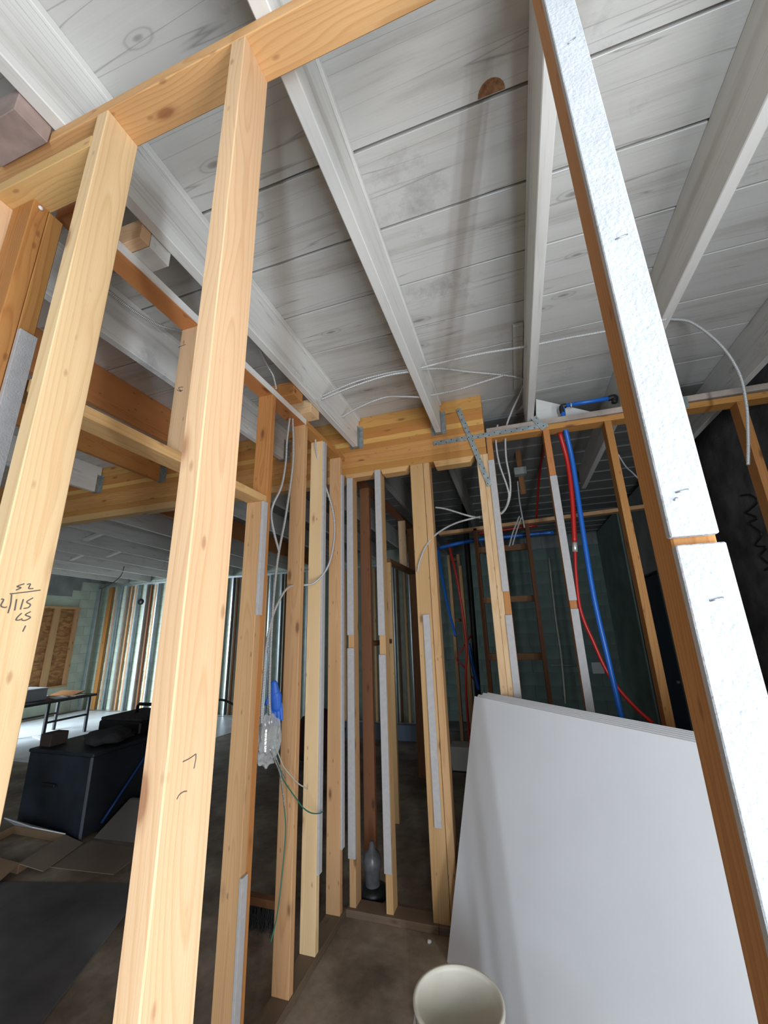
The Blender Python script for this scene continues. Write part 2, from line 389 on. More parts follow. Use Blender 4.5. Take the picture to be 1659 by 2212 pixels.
ceil = thing('ceiling', (-3000, 2000, DECK+60), kind='structure')
box('roof_underlay', XLEFT-200, XRIGHT+300, YBACK-200, YFAR+200, DECK+62, DECK+90, DARK, ceil, bev=0)
PW = painted('x', 0.82, 'deck_paint', 1.0); PL = painted('x', 0.40, 'deck_left_shade', 0.8); PG = painted('x', 0.34, 'deck_right_shade', 0.8)  # deck tones beyond the beam, left and right, hold shade in their colour
y = 931-305*13
i = 0
while y < YFAR+100:
    g = random.choice((6, 7, 8, 9))
    if abs(y-931) < 5: g = 14
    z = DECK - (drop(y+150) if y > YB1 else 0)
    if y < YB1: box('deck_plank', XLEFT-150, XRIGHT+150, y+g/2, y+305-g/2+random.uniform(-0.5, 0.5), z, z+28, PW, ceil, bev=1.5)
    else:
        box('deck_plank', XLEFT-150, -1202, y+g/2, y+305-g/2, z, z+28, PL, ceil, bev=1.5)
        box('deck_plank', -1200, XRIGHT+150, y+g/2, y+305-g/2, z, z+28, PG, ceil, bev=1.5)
    y += 305; i += 1

bm = bmesh.new()
rim = [(0.042*math.cos(math.pi*k/12), 0.040*math.sin(math.pi*k/12)) for k in range(13)]
lo = [bm.verts.new((p_, q_, 0)) for p_, q_ in rim]; hi = [bm.verts.new((p_, q_, 0.003)) for p_, q_ in rim]
bm.faces.new(lo[::-1]); bm.faces.new(hi)
for k in range(13): bm.faces.new((lo[k], lo[(k+1) % 13], hi[(k+1) % 13], hi[k]))
kp = at(1062, 214, z=DECK)
kh = mesh_obj('knot_hole', bm, plain('knot_core', (0.26, 0.12, 0.055), 0.9, noise=0.5, nscale=60), ceil, wpos((kp[0], 931-8, DECK-1.5)))
kh.rotation_euler = (0, 0, math.pi)
def block_wall(name, axis, pos, a0, a1, z0, z1, thick, va0, va1, side, mats):
    """masonry wall; blocks that the photo can show are pieces of their own, proud of the mortar bed"""
    root = thing(name, (pos if axis == 'x' else (a0+a1)/2, pos if axis == 'y' else (a0+a1)/2, FLOOR), kind='structure')
    t0, t1 = (pos, pos+thick*side)
    mb = MORTAR if mats[0] is GREEND else MORTARL
    if axis == 'y': box('mortar_bed', a0, a1, t0, t1, z0, z1, mb, root, bev=0)
    else: box('mortar_bed', t0, t1, a0, a1, z0, z1, mb, root, bev=0)
    me = {}
    row = 0; z = z0
    while z < z1-60:
        a = va0 + (0 if row % 2 else -205)
        while a < va1-10:
            b0, b1 = max(a, a0)+5, min(a+410, a1)-5
            if b1-b0 > 40:
                key = (round(b1-b0), round(z > z1-420))
                hb = min(205, z1-z)-10
                k2 = (key, round(hb))
                c = wpos(((b0+b1)/2, pos-2*side, z+5+hb/2)) if axis == 'y' else wpos((pos-2*side, (b0+b1)/2, z+5+hb/2))
                if k2 not in me:
                    dx, dy = ((b1-b0), 8) if axis == 'y' else (8, (b1-b0))
                    bm = bmesh.new(); bmesh.ops.create_cube(bm, size=1)
                    bmesh.ops.scale(bm, vec=(dx/1000, dy/1000, hb/1000), verts=bm.verts)
                    d = bpy.data.meshes.new('block'); bm.to_mesh(d); bm.free()
                    d.materials.append(mats[1] if z > z1-420 else mats[0]); me[k2] = d
                link(bpy.data.objects.new('block', me[k2]), root, c)
            a += 410
        z += 205; row += 1
    return root
ZW = DECK-130
block_wall('wall_far', 'y', YFAR, XLEFT, -1700, FLOOR, ZW, 200, XLEFT, -7300, 1, (GREEN, GREYBLK))
block_wall('wall_rear', 'y', YFAR, -1700, XRIGHT, FLOOR, ZW, 200, -1700, XRIGHT, 1, (GREEND, GREYBLK))
wl = block_wall('wall_left', 'x', XLEFT, 4950, YFAR, FLOOR, ZW, 200, 6950, YFAR, -1, (GREEN, GREYBLK))
box('paint_coat', XLEFT-1, XLEFT+5, 4950, 6930, FLOOR, 900, GREEN, wl, bev=0)
box('bond_beam', XLEFT-1, XLEFT+5, 4950, 6930, 900, ZW, GREYBLK, wl, bev=0)
box('masonry', XLEFT-200, XLEFT, YBACK, 2500, FLOOR, ZW, PLASTER, wl, bev=0)
box('masonry', XLEFT-200, XLEFT, 2500, 4950, FLOOR, -1250, PLASTER, wl, bev=0)
box('masonry', XLEFT-200, XLEFT, 2500, 4950, 850, ZW, PLASTER, wl, bev=0)

# right-hand wall, rough and dark, with a window behind the photographer
wr = thing('wall_right', (XRIGHT+100, 2000, FLOOR), kind='structure')
box('masonry', XRIGHT, XRIGHT+150, 450, YFAR, FLOOR, DECK, DARKWALL, wr, bev=0)
box('masonry', XRIGHT, XRIGHT+150, YBACK, -1050, FLOOR, DECK, PLASTER, wr, bev=0)
box('masonry', XRIGHT, XRIGHT+150, -1050, 450, FLOOR, -1450, PLASTER, wr, bev=0)
box('masonry', XRIGHT, XRIGHT+150, -1050, 450, 550, DECK, PLASTER, wr, bev=0)
sq = [(1600, 1071), (1620, 1069), (1636, 1083), (1620, 1101), (1612, 1108), (1636, 1119), (1619, 1131), (1645, 1153), (1632, 1178), (1656, 1182), (1643, 1200), (1656, 1214), (1668, 1222), (1652, 1232)]
tube('adhesive_bead', [at(a, b, x=XRIGHT-3) for a, b in sq], 6, ADH, wr, sides=6, n=8)
# wall behind the photographer: unseen openings added for the daylight
wb = thing('wall_back', (-3000, YBACK, FLOOR), kind='structure')
for a, b in ((XLEFT-100, -5600), (-3000, 350), (1550, XRIGHT+150)): box('masonry', a, b, YBACK-120, YBACK, FLOOR, DECK, PLASTER, wb, bev=0)
for a, b in ((-5600, -3000), (350, 1550)): box('lintel', a, b, YBACK-120, YBACK, 700, DECK, PLASTER, wb, bev=0)
box('sill_wall', -5600, -3000, YBACK-120, YBACK, FLOOR, FLOOR+250, PLASTER, wb, bev=0)

# return of the right wall in the back room, with a dark door
tr = thing('wall_return', (1520, 6000, FLOOR), kind='structure')
box('masonry', 1450, XRIGHT, 5980, YFAR-12, FLOOR, ZW-40, GREEND, tr, bev=0)
box('masonry', 1470, XRIGHT, 4500, 5980, 500, ZW-40, GREYBLK, tr, bev=0)
box('masonry', 1455, XRIGHT, 4400, 4900, FLOOR, 500, GREEND, tr, bev=0)
dr = thing('door_1', (1500, 5400, FLOOR), kind='structure')
box('door_leaf', 1500, 1545, 4950, 5930, FLOOR+4, 470, NAVY, dr)
box('door_frame', 1470, 1560, 5932, 5978, FLOOR, 498, NAVY, dr)
box('door_frame', 1470, 1560, 4902, 4948, FLOOR, 498, NAVY, dr)
lathe('door_handle', [(0, 0), (26, 0), (26, 30), (0, 30)], (1485, 5050, -640), GALV, dr, 16)

# boarded window in the left wall
wn = thing('window_1', (XLEFT, 6300, -200), kind='structure')
WY0, WY1, WZ0, WZ1 = 5200, 6943, -1021, 666
box('board', XLEFT+6, XLEFT+20, WY0, WY1, WZ0, WZ1, OSB, wn, bev=0)
box('window_frame', XLEFT+6, XLEFT+70, WY1-90, WY1, WZ0, WZ1, wood('tan', 'z'), wn)
box('window_frame', XLEFT+6, XLEFT+70, WY0, WY1-90, WZ1-50, WZ1, wood('tan', 'y'), wn)
box('window_sill', XLEFT+6, XLEFT+90, WY0, WY1, WZ0-40, WZ0, wood('tan', 'y'), wn)
box('mullion', XLEFT+20, XLEFT+60, 6400, 6530, WZ0, WZ1-50, wood('tan', 'z'), wn)
box('mullion', XLEFT+20, XLEFT+60, 5780, 5900, WZ0, WZ1-50, wood('tan', 'z'), wn)

# ================================================================== CEILING JOISTS
WJ = painted('y', 1.02, 'joist_paint', 0.9); WG = painted('y', 0.5, 'joist_shade', 0.8)  # second joist tone has the back room's shade put into the colour
def joist(x, y0, y1, mat, label, w=43, cleat=None, group='ceiling joists'):
    r = thing('ceiling_joist', (x+w/2, (y0+y1)/2, JB-(drop(y1) if y0 > YB1-20 else 0)), label, 'joist', group)
    if y0 < YB1-20: box('joist_board', x, x+w, y0, y1, JB, DECK, mat, r, bev=3)
    else:
        d = drop(y1); hexa('joist_board', [(x, y0, JB), (x+w, y0, JB), (x+w, y0, DECK), (x, y0, DECK), (x, y1, JB-d), (x+w, y1, JB-d), (x+w, y1, DECK-d), (x, y1, DECK-d)], mat, r)
    if cleat: box('edge_cleat', x+w, x+w+12, y0, y1, DECK-30, DECK, mat, r, bev=2)
    return r
E0 = YB0-6
j1 = joist(-1074, YBACK+5, E0, WJ, 'broad white-painted joist crossing above the two blond foreground studs', 43, True)
j2 = joist(-420, YBACK+5, E0, WJ, 'white-painted joist in the middle of the ceiling, ending in a metal hanger', 43, True)
j3 = joist(219, YBACK+5, 2860, WJ, 'white-painted joist just left of the drywall-faced post, running straight away')
j4 = joist(806, YBACK+5, 4480, WJ, 'white-painted joist to the right of the drywall-faced post', 43, True)
joist(1455, YBACK+5, 4400, WJ, 'shaded joist at the far right against the rough dark wall', 40)
joist(-1727, YBACK+5, E0, WJ, 'grey-white joist seen behind the stud with pencil sums', 43, True)
joist(-2339, YBACK+5, E0, wood('orange', 'y'), 'new brown joist behind the left opening, nearest the header', 40)
joist(-3031, YBACK+5, E0, wood('orange', 'y'), 'new brown joist with a pale lower edge left of the tall blond stud', 40)
joist(-3830, YBACK+5, E0, WJ, 'short-looking white joist end in a hanger at far left of the beam')
# ceiling beyond the beam
bx = [-1100, -440, 830]
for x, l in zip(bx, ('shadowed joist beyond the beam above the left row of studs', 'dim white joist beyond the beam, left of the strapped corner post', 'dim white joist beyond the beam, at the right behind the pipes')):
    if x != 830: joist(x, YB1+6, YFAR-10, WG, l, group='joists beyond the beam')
lab = ['first', 'second', 'third', 'fourth', 'fifth', 'sixth', 'seventh', 'eighth']
joist(-1760, YB1+6, YFAR-10, WJ, 'grey joist beyond the beam, first one left of the partition', group='joists beyond the beam')
joist(-2400, YB1+6, YFAR-10, WJ, 'grey joist beyond the beam, second one left of the partition', group='joists beyond the beam')
joist(-3080, YB1+6, YFAR-10, WJ, 'grey joist beyond the beam, third one left of the partition', group='joists beyond the beam')
joist(-3830, YB1+6, YFAR-10, wood('orange', 'y'), 'new brown joist beyond the beam in the left room', 45, group='joists beyond the beam')
for k, x in enumerate((-4540, -5250, -6010, -6790, -7590, -8380, -9090)):
    joist(x, YB1+6, YFAR-10, WJ, f'white joist in the far left room, {lab[k]} past the brown joist', group='white joists of the far left room')
# white cross bridging between the far joists
for k, (x, yy) in enumerate(((-5230, 5300), (-5980, 5600), (-6760, 5050), (-7560, 5000), (-6000, 4100))):
    z = JB-drop(yy)
    tag(hexa('bridging_strut', [(x+45, yy, z+30), (x+45, yy+60, z+30), (x+45, yy+60, z+70), (x+45, yy, z+70), (x+700, yy+20, z+190), (x+700, yy+80, z+190), (x+700, yy+80, z+235), (x+700, yy+20, z+235)][:8], painted('x', 1.0)),
        ('white diagonal strut between joists, nearest the tall blond stud', 'white diagonal strut between joists, second from the tall blond stud', 'white diagonal strut in the middle of the far left ceiling', 'white diagonal strut closest to the boarded window', 'white diagonal strut nearest the beam in the left room')[k], 'strut', 'struts between far joists')

# ================================================================== BEAM
beam = thing('timber_girder', (-2400, (YB0+YB1)/2, 1150), 'laminated timber beam with orange layers carrying the white joists', 'beam')
XB = -75
z = 1150; lays = [52, 43, 45, 44, 50, 43, 47, 44, 46, 54]
for k, t in enumerate(lays):
    box('lamination', -6500, XB, YB0+random.uniform(-0.8, 0.8), YB1, z+0.4, min(z+t, DECK-1), wood('glulam', 'x'), beam, bev=1.2); z += t
def rag(x0, x1, zt, zb):
    return hexa('sill_plate', [(x0, YB0, zt), (x1, YB0, zt), (x1, YB1-35, zt), (x0, YB1-35, zt), (x0+12, YB0+4, zb), (x1-30, YB0+4, zb), (x1-30, YB1-35, zb), (x0+12, YB1-35, zb)], wood('golden', 'x'), beam)
rag(-6500, -1160, 1150, 1092); rag(-1155, -905, 1150, 1116); rag(-860, -640, 1150, 1112); rag(-455, -165, 1150, 1108)
def hanger(x, w, label, y=YB0, sgn=-1):
    h = thing('joist_hanger', (x+w/2, y-3, JB-3), label, 'hanger', 'metal joist hangers on the beam')
    box('seat_plate', x-2, x+w+2, y-45, y-0.5, JB-4, JB-0.5, GALV, h, bev=0.5)
    box('side_flange', x+w+1, x+w+3, y-45, y-0.5, JB, JB+175, GALV, h, bev=0.5)
    box('side_flange', x-3, x-1, y-45, y-0.5, JB, JB+175, GALV, h, bev=0.5)
    box('face_flange', x+w+3, x+w+34, y-3, y-0.5, JB-2, JB+182, GALV, h, bev=0.5)
    box('face_flange', x-34, x-3, y-3, y-0.5, JB-2, JB+182, GALV, h, bev=0.5)
    for zz in (JB+25, JB+75, JB+130, JB+165):
        lathe('nail', [(0, 0), (4, 0), (4, 2), (0, 3)], (x+w+20, y-4.5, zz), STAPLE, h, 8)
hanger(-420, 43, 'grey metal hanger under the middle white joist')
hanger(-1074, 43, 'grey metal hanger under the broad white joist by the top plate')
hanger(-3830, 43, 'grey metal hanger at the far left end of the beam')
hanger(-3031, 40, 'grey metal hanger under the new brown joist with a pale edge')
hanger(-1727, 43, 'grey metal hanger partly showing between the left partition studs')

# perforated straps over the beam end
def strap(name, p, q, label, w=34):
    p, q = Vector(p), Vector(q); d = (q-p).normalized(); s = d.cross(Vector((0, 1, 0))).normalized()*w/2
    t = Vector((0, 2.5, 0))
    r = thing(name, (p+q)/2, label, 'strap', 'perforated straps on the beam end')
    hexa('strap_band', [p-s, p+s, p+s+t, p-s+t, q-s, q+s, q+s+t, q-s+t], GALV, r)
    L = (q-p).length; n = int(L/38)
    for k in range(n):
        c = p + d*(20+k*38) + s*(0.45 if k % 2 else -0.45)
        lathe_hole(c, r)
def lathe_hole(c, r):
    bm = bmesh.new(); bmesh.ops.create_circle(bm, cap_ends=True, radius=0.0042, segments=8)
    bmesh.ops.rotate(bm, matrix=Matrix.Rotation(math.pi/2, 3, 'X'), verts=bm.verts)
    bmesh.ops.solidify(bm, geom=bm.faces[:], thickness=0.0006)
    mesh_obj('nail_hole', bm, DARK, r, wpos((c.x, c.y-0.3, c.z)))
strap('metal_strap', (-446, 2670, 1290), (345, 2668, 1290), 'level perforated metal strap tying the beam to the right-hand top plate')
strap('metal_strap', (-242, 2661, 1531), (-78, 2659, 905), 'slanting perforated metal strap crossing over the level strap')
strap('metal_strap', (318, 2664, 1262), (262, 2664, 1362), 'short pale strap end folded over the top plate below the joist', 40)

# ================================================================== STUD WALLS
T2 = 40; D4 = 89
# ---- foreground wall
F0, F1 = 458, 547
fw = thing('stud_framing', (-400, (F0+F1)/2, FLOOR), 'blond two-by-four frame across the foreground, with top plate and drywall-faced door post', 'stud wall', 'partition frames')
box('top_plate', -3300, 420, F0, F1, 1316, 1354, wood('golden', 'x'), fw)
box('header', -3300, -903, F0, F1, 1205, 1243, wood('golden', 'x'), fw)
sA = tag(box('stud', -902, -863, F0, F1, FLOOR, 1316, wood('blond', 'z'), fw), 'blond stud with a pencilled long division')
sB = tag(box('stud', -482, -443, F0, F1, FLOOR, 1316, wood('blond', 'z'), fw), 'tall blond stud in the middle of the foreground')
box('stud', -1308, -1269, F0, 520, FLOOR, 1205, wood('blond', 'z'), fw)
box('stud', -1264, -1175, 502, 541, FLOOR, 1205, wood('orange', 'z'), fw)
s2 = box('stud', -1264, -1175, 542, 581, FLOOR, 1203, wood('orange', 'z'), fw)
box('drywall_strip', -1175, -1162, 541, 583, FLOOR, 788, STRIPG, s2, bev=1)
lathe('nail', [(0, 0), (7, 0), (5, 3), (0, 4)], (-1174, 520, 1190), WHITE, fw, 10).rotation_euler = (0, math.pi/2, 0)
# door post faced with drywall
sR = tag(box('stud', 154, 192, 458, 516, FLOOR, 1316, wood('orange', 'z'), fw), 'door post of orange timber')
Zg = at(1500, 1167, y=446)[2]
box('drywall_strip', 150, 190, 445, 457.5, Zg+5, 1316, STRIPW, sR, bev=1.2)['label'] = 'white drywall strip stapled to the post, above the gap'
box('drywall_strip', 152.5, 193, 445, 457.5, FLOOR, Zg-3.5, STRIPW, sR, bev=1.2)['label'] = 'white drywall strip stapled to the post, below the gap'
for (a, b), (c, d) in (((1460, 1064), (1487, 1057)), ((1534, 1298), (1563, 1291)), ((1330, 517), (1356, 506)), ((1227, 95), (1243, 81)), ((1456, 1081), (1463, 1075))):
    p, q = at(a, b, y=444.3), at(c, d, y=444.3)
    tube('staple', [p, q], 1.0, STAPLE, sR, sides=6, n=2)
# pencil writing on the first stud
def on_A(pts): return [at(a*200/1382, 1180+b*200/1382, x=-863) for a, b in pts]
div = [[(360, 560), (250, 600), (310, 620), (235, 655)], [(400, 570), (450, 565), (425, 630), (495, 630)],
       [(600, 655), (380, 685), (145, 712)], [(170, 720), (155, 860), (115, 1000)],
       [(15, 790), (50, 800), (10, 885), (60, 915), (100, 905)], [(245, 790), (215, 960)], [(345, 790), (300, 945)],
       [(490, 770), (395, 830), (450, 870), (420, 915), (350, 930)],
       [(320, 1000), (265, 1050), (235, 1100), (290, 1100), (330, 1080)], [(455, 975), (375, 1025), (450, 1060), (380, 1105), (320, 1105)],
       [(380, 1185), (335, 1275)]]
ribbon('pencil_writing', [on_A(s) for s in div], (1, 0, 0), 1.9, PENCIL, sA)
def on_B(pts): return [at(300+a*180/1659, 1580+b*180/1659, x=-443) for a, b in pts]
ribbon('pencil_mark', [on_B(s) for s in ([(870, 605), (1000, 540), (1130, 450)], [(1130, 450), (1125, 560), (1090, 740)], [(750, 1350), (800, 1260), (880, 1205), (950, 1190)])], (1, 0, 0), 1.0, PENCIL, sB)

# ---- left partition, running away from the camera
LX0, LX1 = -1244, -1155
lw = thing('stud_framing', ((LX0+LX1)/2, 1700, FLOOR), 'left partition frame with a pale painted top plate, door header and tan studs', 'stud wall', 'partition frames')
PWN = painted('y', 1.08, 'plate_paint', 0.7)
tp = tag(box('top_plate', LX0, LX1, 590, 2048, 1264, 1302, wood('orange', 'y'), lw), 'reddish top plate with a whitewashed edge')
box('painted_edge', LX1, LX1+2, 592, 2046, 1265, 1301.5, PWN, tp, bev=0)
box('top_plate', LX0, LX1, 2050, YB0-2, 1264, 1302, wood('orange', 'y'), lw)
box('header', LX0, LX1, 590, 1664, 628, 666, wood('golden', 'y'), lw)
cr = box('cripple_stud', LX0, LX1, 1108, 1147, 666, 1264, wood('blond', 'z'), lw)
def on_C(pts): return [at(a, b, y=1108) for a, b in pts]
ribbon('pencil_mark', [on_C([(386, 750), (401, 744)]), on_C([(382, 842), (392, 846), (386, 838), (396, 836)]), on_C([(387, 845), (395, 843)])], (0, -1, 0), 2.5, PENCIL, cr)
tr_ = tag(box('trimmer_stud', LX0, LX1, 1626, 1664, FLOOR, 628, wood('tan', 'z'), lw), 'nail-marked tan trimmer stud under the header')
kg = tag(box('king_stud', LX0, LX1, 1665, 1704, FLOOR, 1264, wood('orange', 'z'), lw), 'deep orange king stud')
ys = at(558, 1329, x=LX1)[2]
box('drywall_strip', LX1, LX1+13, 1624, 1662, ys, 626, STRIPG, tr_, bev=1)
box('drywall_strip', LX1, LX1+13, 1624, 1662, FLOOR, at(515, 1900, x=LX1)[2], STRIPG, tr_, bev=1)
S = []
for yy, k in ((2034, 'tan'), (2284, 'tan'), (2586, 'orange')):
    s = box('stud', LX0, LX1, yy, yy+39, FLOOR+38, 1264, wood('blond' if yy == 2284 else 'tan', 'z') if yy < 2500 else wood('tan', 'z'), lw); S.append(s)
box('drywall_strip', LX1, LX1+13, 2286, 2326, at(689, 1885, x=LX1)[2], 1258, STRIPG, S[1], bev=1)
box('drywall_strip', LX1, LX1+13, 2590, 2630, -1260, 1120, STRIPG, S[2], bev=1)
box('bottom_plate', LX0, LX1+6, 1705, YB0-2, FLOOR, FLOOR+38, wood('dusty', 'y'), lw)
# scraps packed between plate and joists
for (y0, y1), mk, l in (((745, 782), wood('blond', 'x'), 'tan wood shim packed on the top plate'), ((784, 868), painted('x', 1.0), 'white-painted shim block on the top plate'),
                        ((1760, 1860), wood('orange', 'x'), 'brown curved scrap on the top plate, nearer one'), ((1965, 2075), wood('blond', 'x'), 'pale scrap on the top plate near the beam'),
                        ((375, 455), plain('stained_block', (0.30, 0.22, 0.19), 0.8, noise=0.25, nscale=14), 'pinkish stained block between joists at top left')):
    tag(box('shim_block', LX0-20, -1077, y0, y1, 1303, 1392, mk), l, 'block', 'shims under the joists')

# ---- wall under the beam
rw_ = thing('stud_framing', (-800, 2720, FLOOR), 'row of drywall-stripped studs standing under the laminated beam', 'stud wall', 'partition frames')
box('bottom_plate', -1148, -600, YB0-20, 2764, FLOOR, FLOOR+38, wood('dusty', 'x'), rw_)
box('bottom_plate', -598, -440, YB0-20, 2764, FLOOR, FLOOR+38, wood('dusty', 'x'), rw_)
def rstud(x0, x1, top, strips, mt='tan', sx0=None, sx1=None, y0=YB0):
    s = box('stud', x0, x1, y0, y0+D4, FLOOR+38, top, wood(mt, 'z'), rw_)
    for a, b in strips: box('drywall_strip', sx0 or x0, sx1 or x1, y0-13, y0, a, b, STRIPG, s, bev=1)
    return s
zr = lambda py, x: at(x, py, y=YB0)[2]
rstud(-1133, -1092, 1116, [(zr(1372, 750), 1114), (zr(1852, 750), zr(1400, 750))], 'tan', -1136, -1088)
rstud(-905, -862, 1150, [(zr(1372, 825), 1148), (zr(1885, 830), zr(1414, 825))], 'tan', -908, -862)
rstud(-632, -536, 1150, [(zr(1787, 945), zr(1327, 930))], 'tan', -594, -551)
rstud(-533, -488, 1150, [], 'tan')

# ---- wall to the right of the beam end
pw_ = thing('stud_framing', (600, 2720, FLOOR), 'right-hand partition frame behind the leaning drywall sheets', 'stud wall', 'partition frames')
hexa('top_plate', [(-66, YB0, 1262), (1590, YB0, 1236), (1590, YB0+D4, 1236), (-66, YB0+D4, 1262), (-66, YB0, 1300), (1590, YB0, 1274), (1590, YB0+D4, 1274), (-66, YB0+D4, 1300)], wood('orange', 'x'), pw_)
hexa('top_plate', [(-60, YB0, 1301), (1590, YB0, 1290), (1590, YB0+D4, 1290), (-60, YB0+D4, 1301), (-60, YB0, 1340), (1590, YB0, 1328), (1590, YB0+D4, 1328), (-60, YB0+D4, 1340)], plain('stained_plate', (0.37, 0.30, 0.25), 0.75, noise=0.3, nscale=7), pw_)
p1 = box('stud', -148, -106, YB0, YB0+D4, FLOOR, 1150, wood('blond', 'z'), pw_)
p2 = box('stud', -105, -70, YB0, YB0+D4, FLOOR, 1150, wood('blond', 'z'), pw_)
p3 = box('stud', -73+4, -30, YB0+2, YB0+D4, FLOOR, 1262, wood('orange', 'z'), pw_)
box('drywall_strip', -72, -31, YB0-12, YB0+1, zr(1278, 1090), zr(995, 1058), STRIPG, p3, bev=1)
box('drywall_strip', -72, -31, YB0-12, YB0+1, FLOOR, zr(1328, 1105), STRIPG, p3, bev=1)
q = box('stud', 308, 348, YB0, YB0+D4, FLOOR, 1258, wood('orange', 'z'), pw_)
box('drywall_strip', 306, 349, YB0-13, YB0, zr(1297, 1240), zr(1029, 1192), STRIPG, q, bev=1)
box('drywall_strip', 306, 349, YB0-13, YB0, FLOOR, zr(1315, 1242), STRIPG, q, bev=1)
box('stud', 684, 726, YB0, YB0+D4, FLOOR, 1250, wood('orange', 'z'), pw_)
box('stud', 1400, 1442, YB0, YB0+D4, FLOOR, 1239, wood('orange', 'z'), pw_)
for dx in (-1,):
    g = thing('nail_plate', (1190, YB0-2, 1300), 'small toothed nail plate across the right-hand top plates', 'plate')
    box('plate', 1080, 1160, YB0-4, YB0-0.5, 1250, 1325, GALV, g, bev=0.5)

# ---- partition beyond the beam, same line as the left partition
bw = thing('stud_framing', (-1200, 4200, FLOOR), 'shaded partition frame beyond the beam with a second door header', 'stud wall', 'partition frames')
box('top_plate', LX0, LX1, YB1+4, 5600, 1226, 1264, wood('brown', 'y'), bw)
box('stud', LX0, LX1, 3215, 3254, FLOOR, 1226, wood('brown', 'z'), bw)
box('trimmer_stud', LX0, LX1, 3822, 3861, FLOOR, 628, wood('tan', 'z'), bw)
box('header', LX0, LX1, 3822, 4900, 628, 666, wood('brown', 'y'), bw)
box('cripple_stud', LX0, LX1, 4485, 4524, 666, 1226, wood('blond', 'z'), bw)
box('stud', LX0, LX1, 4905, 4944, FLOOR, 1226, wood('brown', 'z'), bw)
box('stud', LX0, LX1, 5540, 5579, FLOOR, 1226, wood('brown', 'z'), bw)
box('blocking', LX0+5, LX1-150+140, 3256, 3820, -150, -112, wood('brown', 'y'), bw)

# ---- ladder-like frame in the back room
lf = thing('stud_framing', (-60, 4540, FLOOR), 'dim ladder-like frame of two studs and cross blocks in the back room', 'stud wall', 'partition frames')
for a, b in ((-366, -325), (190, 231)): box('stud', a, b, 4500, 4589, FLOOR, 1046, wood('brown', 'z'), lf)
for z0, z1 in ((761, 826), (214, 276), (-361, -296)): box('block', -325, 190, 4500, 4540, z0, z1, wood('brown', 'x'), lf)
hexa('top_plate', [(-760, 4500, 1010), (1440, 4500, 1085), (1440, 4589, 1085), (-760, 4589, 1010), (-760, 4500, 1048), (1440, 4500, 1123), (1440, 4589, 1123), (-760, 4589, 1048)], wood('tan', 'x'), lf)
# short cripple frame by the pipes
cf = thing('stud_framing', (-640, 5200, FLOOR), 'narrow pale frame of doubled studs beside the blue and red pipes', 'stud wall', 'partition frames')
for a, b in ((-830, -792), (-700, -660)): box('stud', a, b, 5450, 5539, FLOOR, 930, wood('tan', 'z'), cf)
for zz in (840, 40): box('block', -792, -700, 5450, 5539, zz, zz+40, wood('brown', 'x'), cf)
box('stud', -620, -585, 4950, 5039, FLOOR, 700, wood('tan', 'z'), cf)

# ================================================================== DRYWALL SHEETS
bl = Vector((-490, 2532, FLOOR)); u = Vector((0.7085, -0.7057, 0)); nrm = Vector((0.7057, 0.7085, 0))
up = (Vector((-269, 2755, -421))-bl); up = (up-u*up.dot(u)).normalized()
th = up.cross(u).normalized()
if th.dot(nrm) < 0: th = -th
names = ('front drywall sheet of the leaning stack, its full pale face in view', 'second drywall sheet of the leaning stack, edge just behind the front one', 'third drywall sheet of the leaning stack, counted from the front',
         'fourth drywall sheet of the leaning stack, counted from the front', 'fifth drywall sheet of the leaning stack, one before the rearmost', 'rearmost drywall sheet of the leaning stack, nearest the studs')
HT, LEN, LEAN = 1230, 2300, 314
zv = Vector((0, 0, 1))
for k in range(6):
    e = LEAN - k*17
    upk = (nrm*e + zv*math.sqrt(HT*HT-e*e))/HT
    thk = upk.cross(u).normalized()
    if thk.dot(nrm) < 0: thk = -thk
    o = bl - nrm*56 + nrm*(k*31) + u*(0, 13, 4, 26, 18, 40)[k]
    t = thk*12.2
    # each sheet is slightly bowed and cut into strips along its length so the bow reads
    bm = bmesh.new(); cols = []
    nseg = 16
    for q_ in range(nseg+1):
        f = q_/nseg; bow = nrm*(10*math.sin(math.pi*f))
        p0 = o + u*(LEN*f); p1 = p0 + upk*HT
        cols.append([bm.verts.new(v_/1000) for v_ in (p0-bow*0.4, p1-bow, p1-bow+t, p0-bow*0.4+t)])
    for c0_, c1_ in zip(cols, cols[1:]):
        for q_ in range(4): bm.faces.new((c0_[q_], c0_[(q_+1) % 4], c1_[(q_+1) % 4], c1_[q_]))
    bm.faces.new(cols[0][::-1]); bm.faces.new(cols[-1])
    bmesh.ops.recalc_face_normals(bm, faces=bm.faces[:])
    mid = (o+u*LEN/2)/1000
    bmesh.ops.translate(bm, verts=bm.verts, vec=-mid)
    tag(mesh_obj('drywall_sheet', bm, PAPER, None, mid+Vector((0, 0, H/1000))), names[k], 'drywall', 'drywall sheets leaning in a stack')

# ================================================================== BUCKET
bk = thing('bucket', (-346, 1778, FLOOR), 'empty off-white plastic bucket on the floor in front of the drywall', 'bucket')
lathe('bucket_body', [(0, 3), (128, 3), (132, 8), (150, 352), (157, 352), (157, 364), (146, 364), (143, 350), (126, 14), (0, 14)], (-346, 1778, FLOOR), WHITEP, bk, 56)
lathe('bucket_rib', [(150, 300), (156, 301), (156, 308), (151, 309)], (-346, 1778, FLOOR), WHITEP, bk, 56)
tube('handle', [(-346-155, 1778, FLOOR+322), (-346-150, 1778-70, FLOOR+250), (-346-80, 1778-150, FLOOR+205), (-346, 1778-176, FLOOR+195), (-346+80, 1778-150, FLOOR+205), (-346+150, 1778-70, FLOOR+250), (-346+155, 1778, FLOOR+322)], 2.2, GALV, bk, 6)

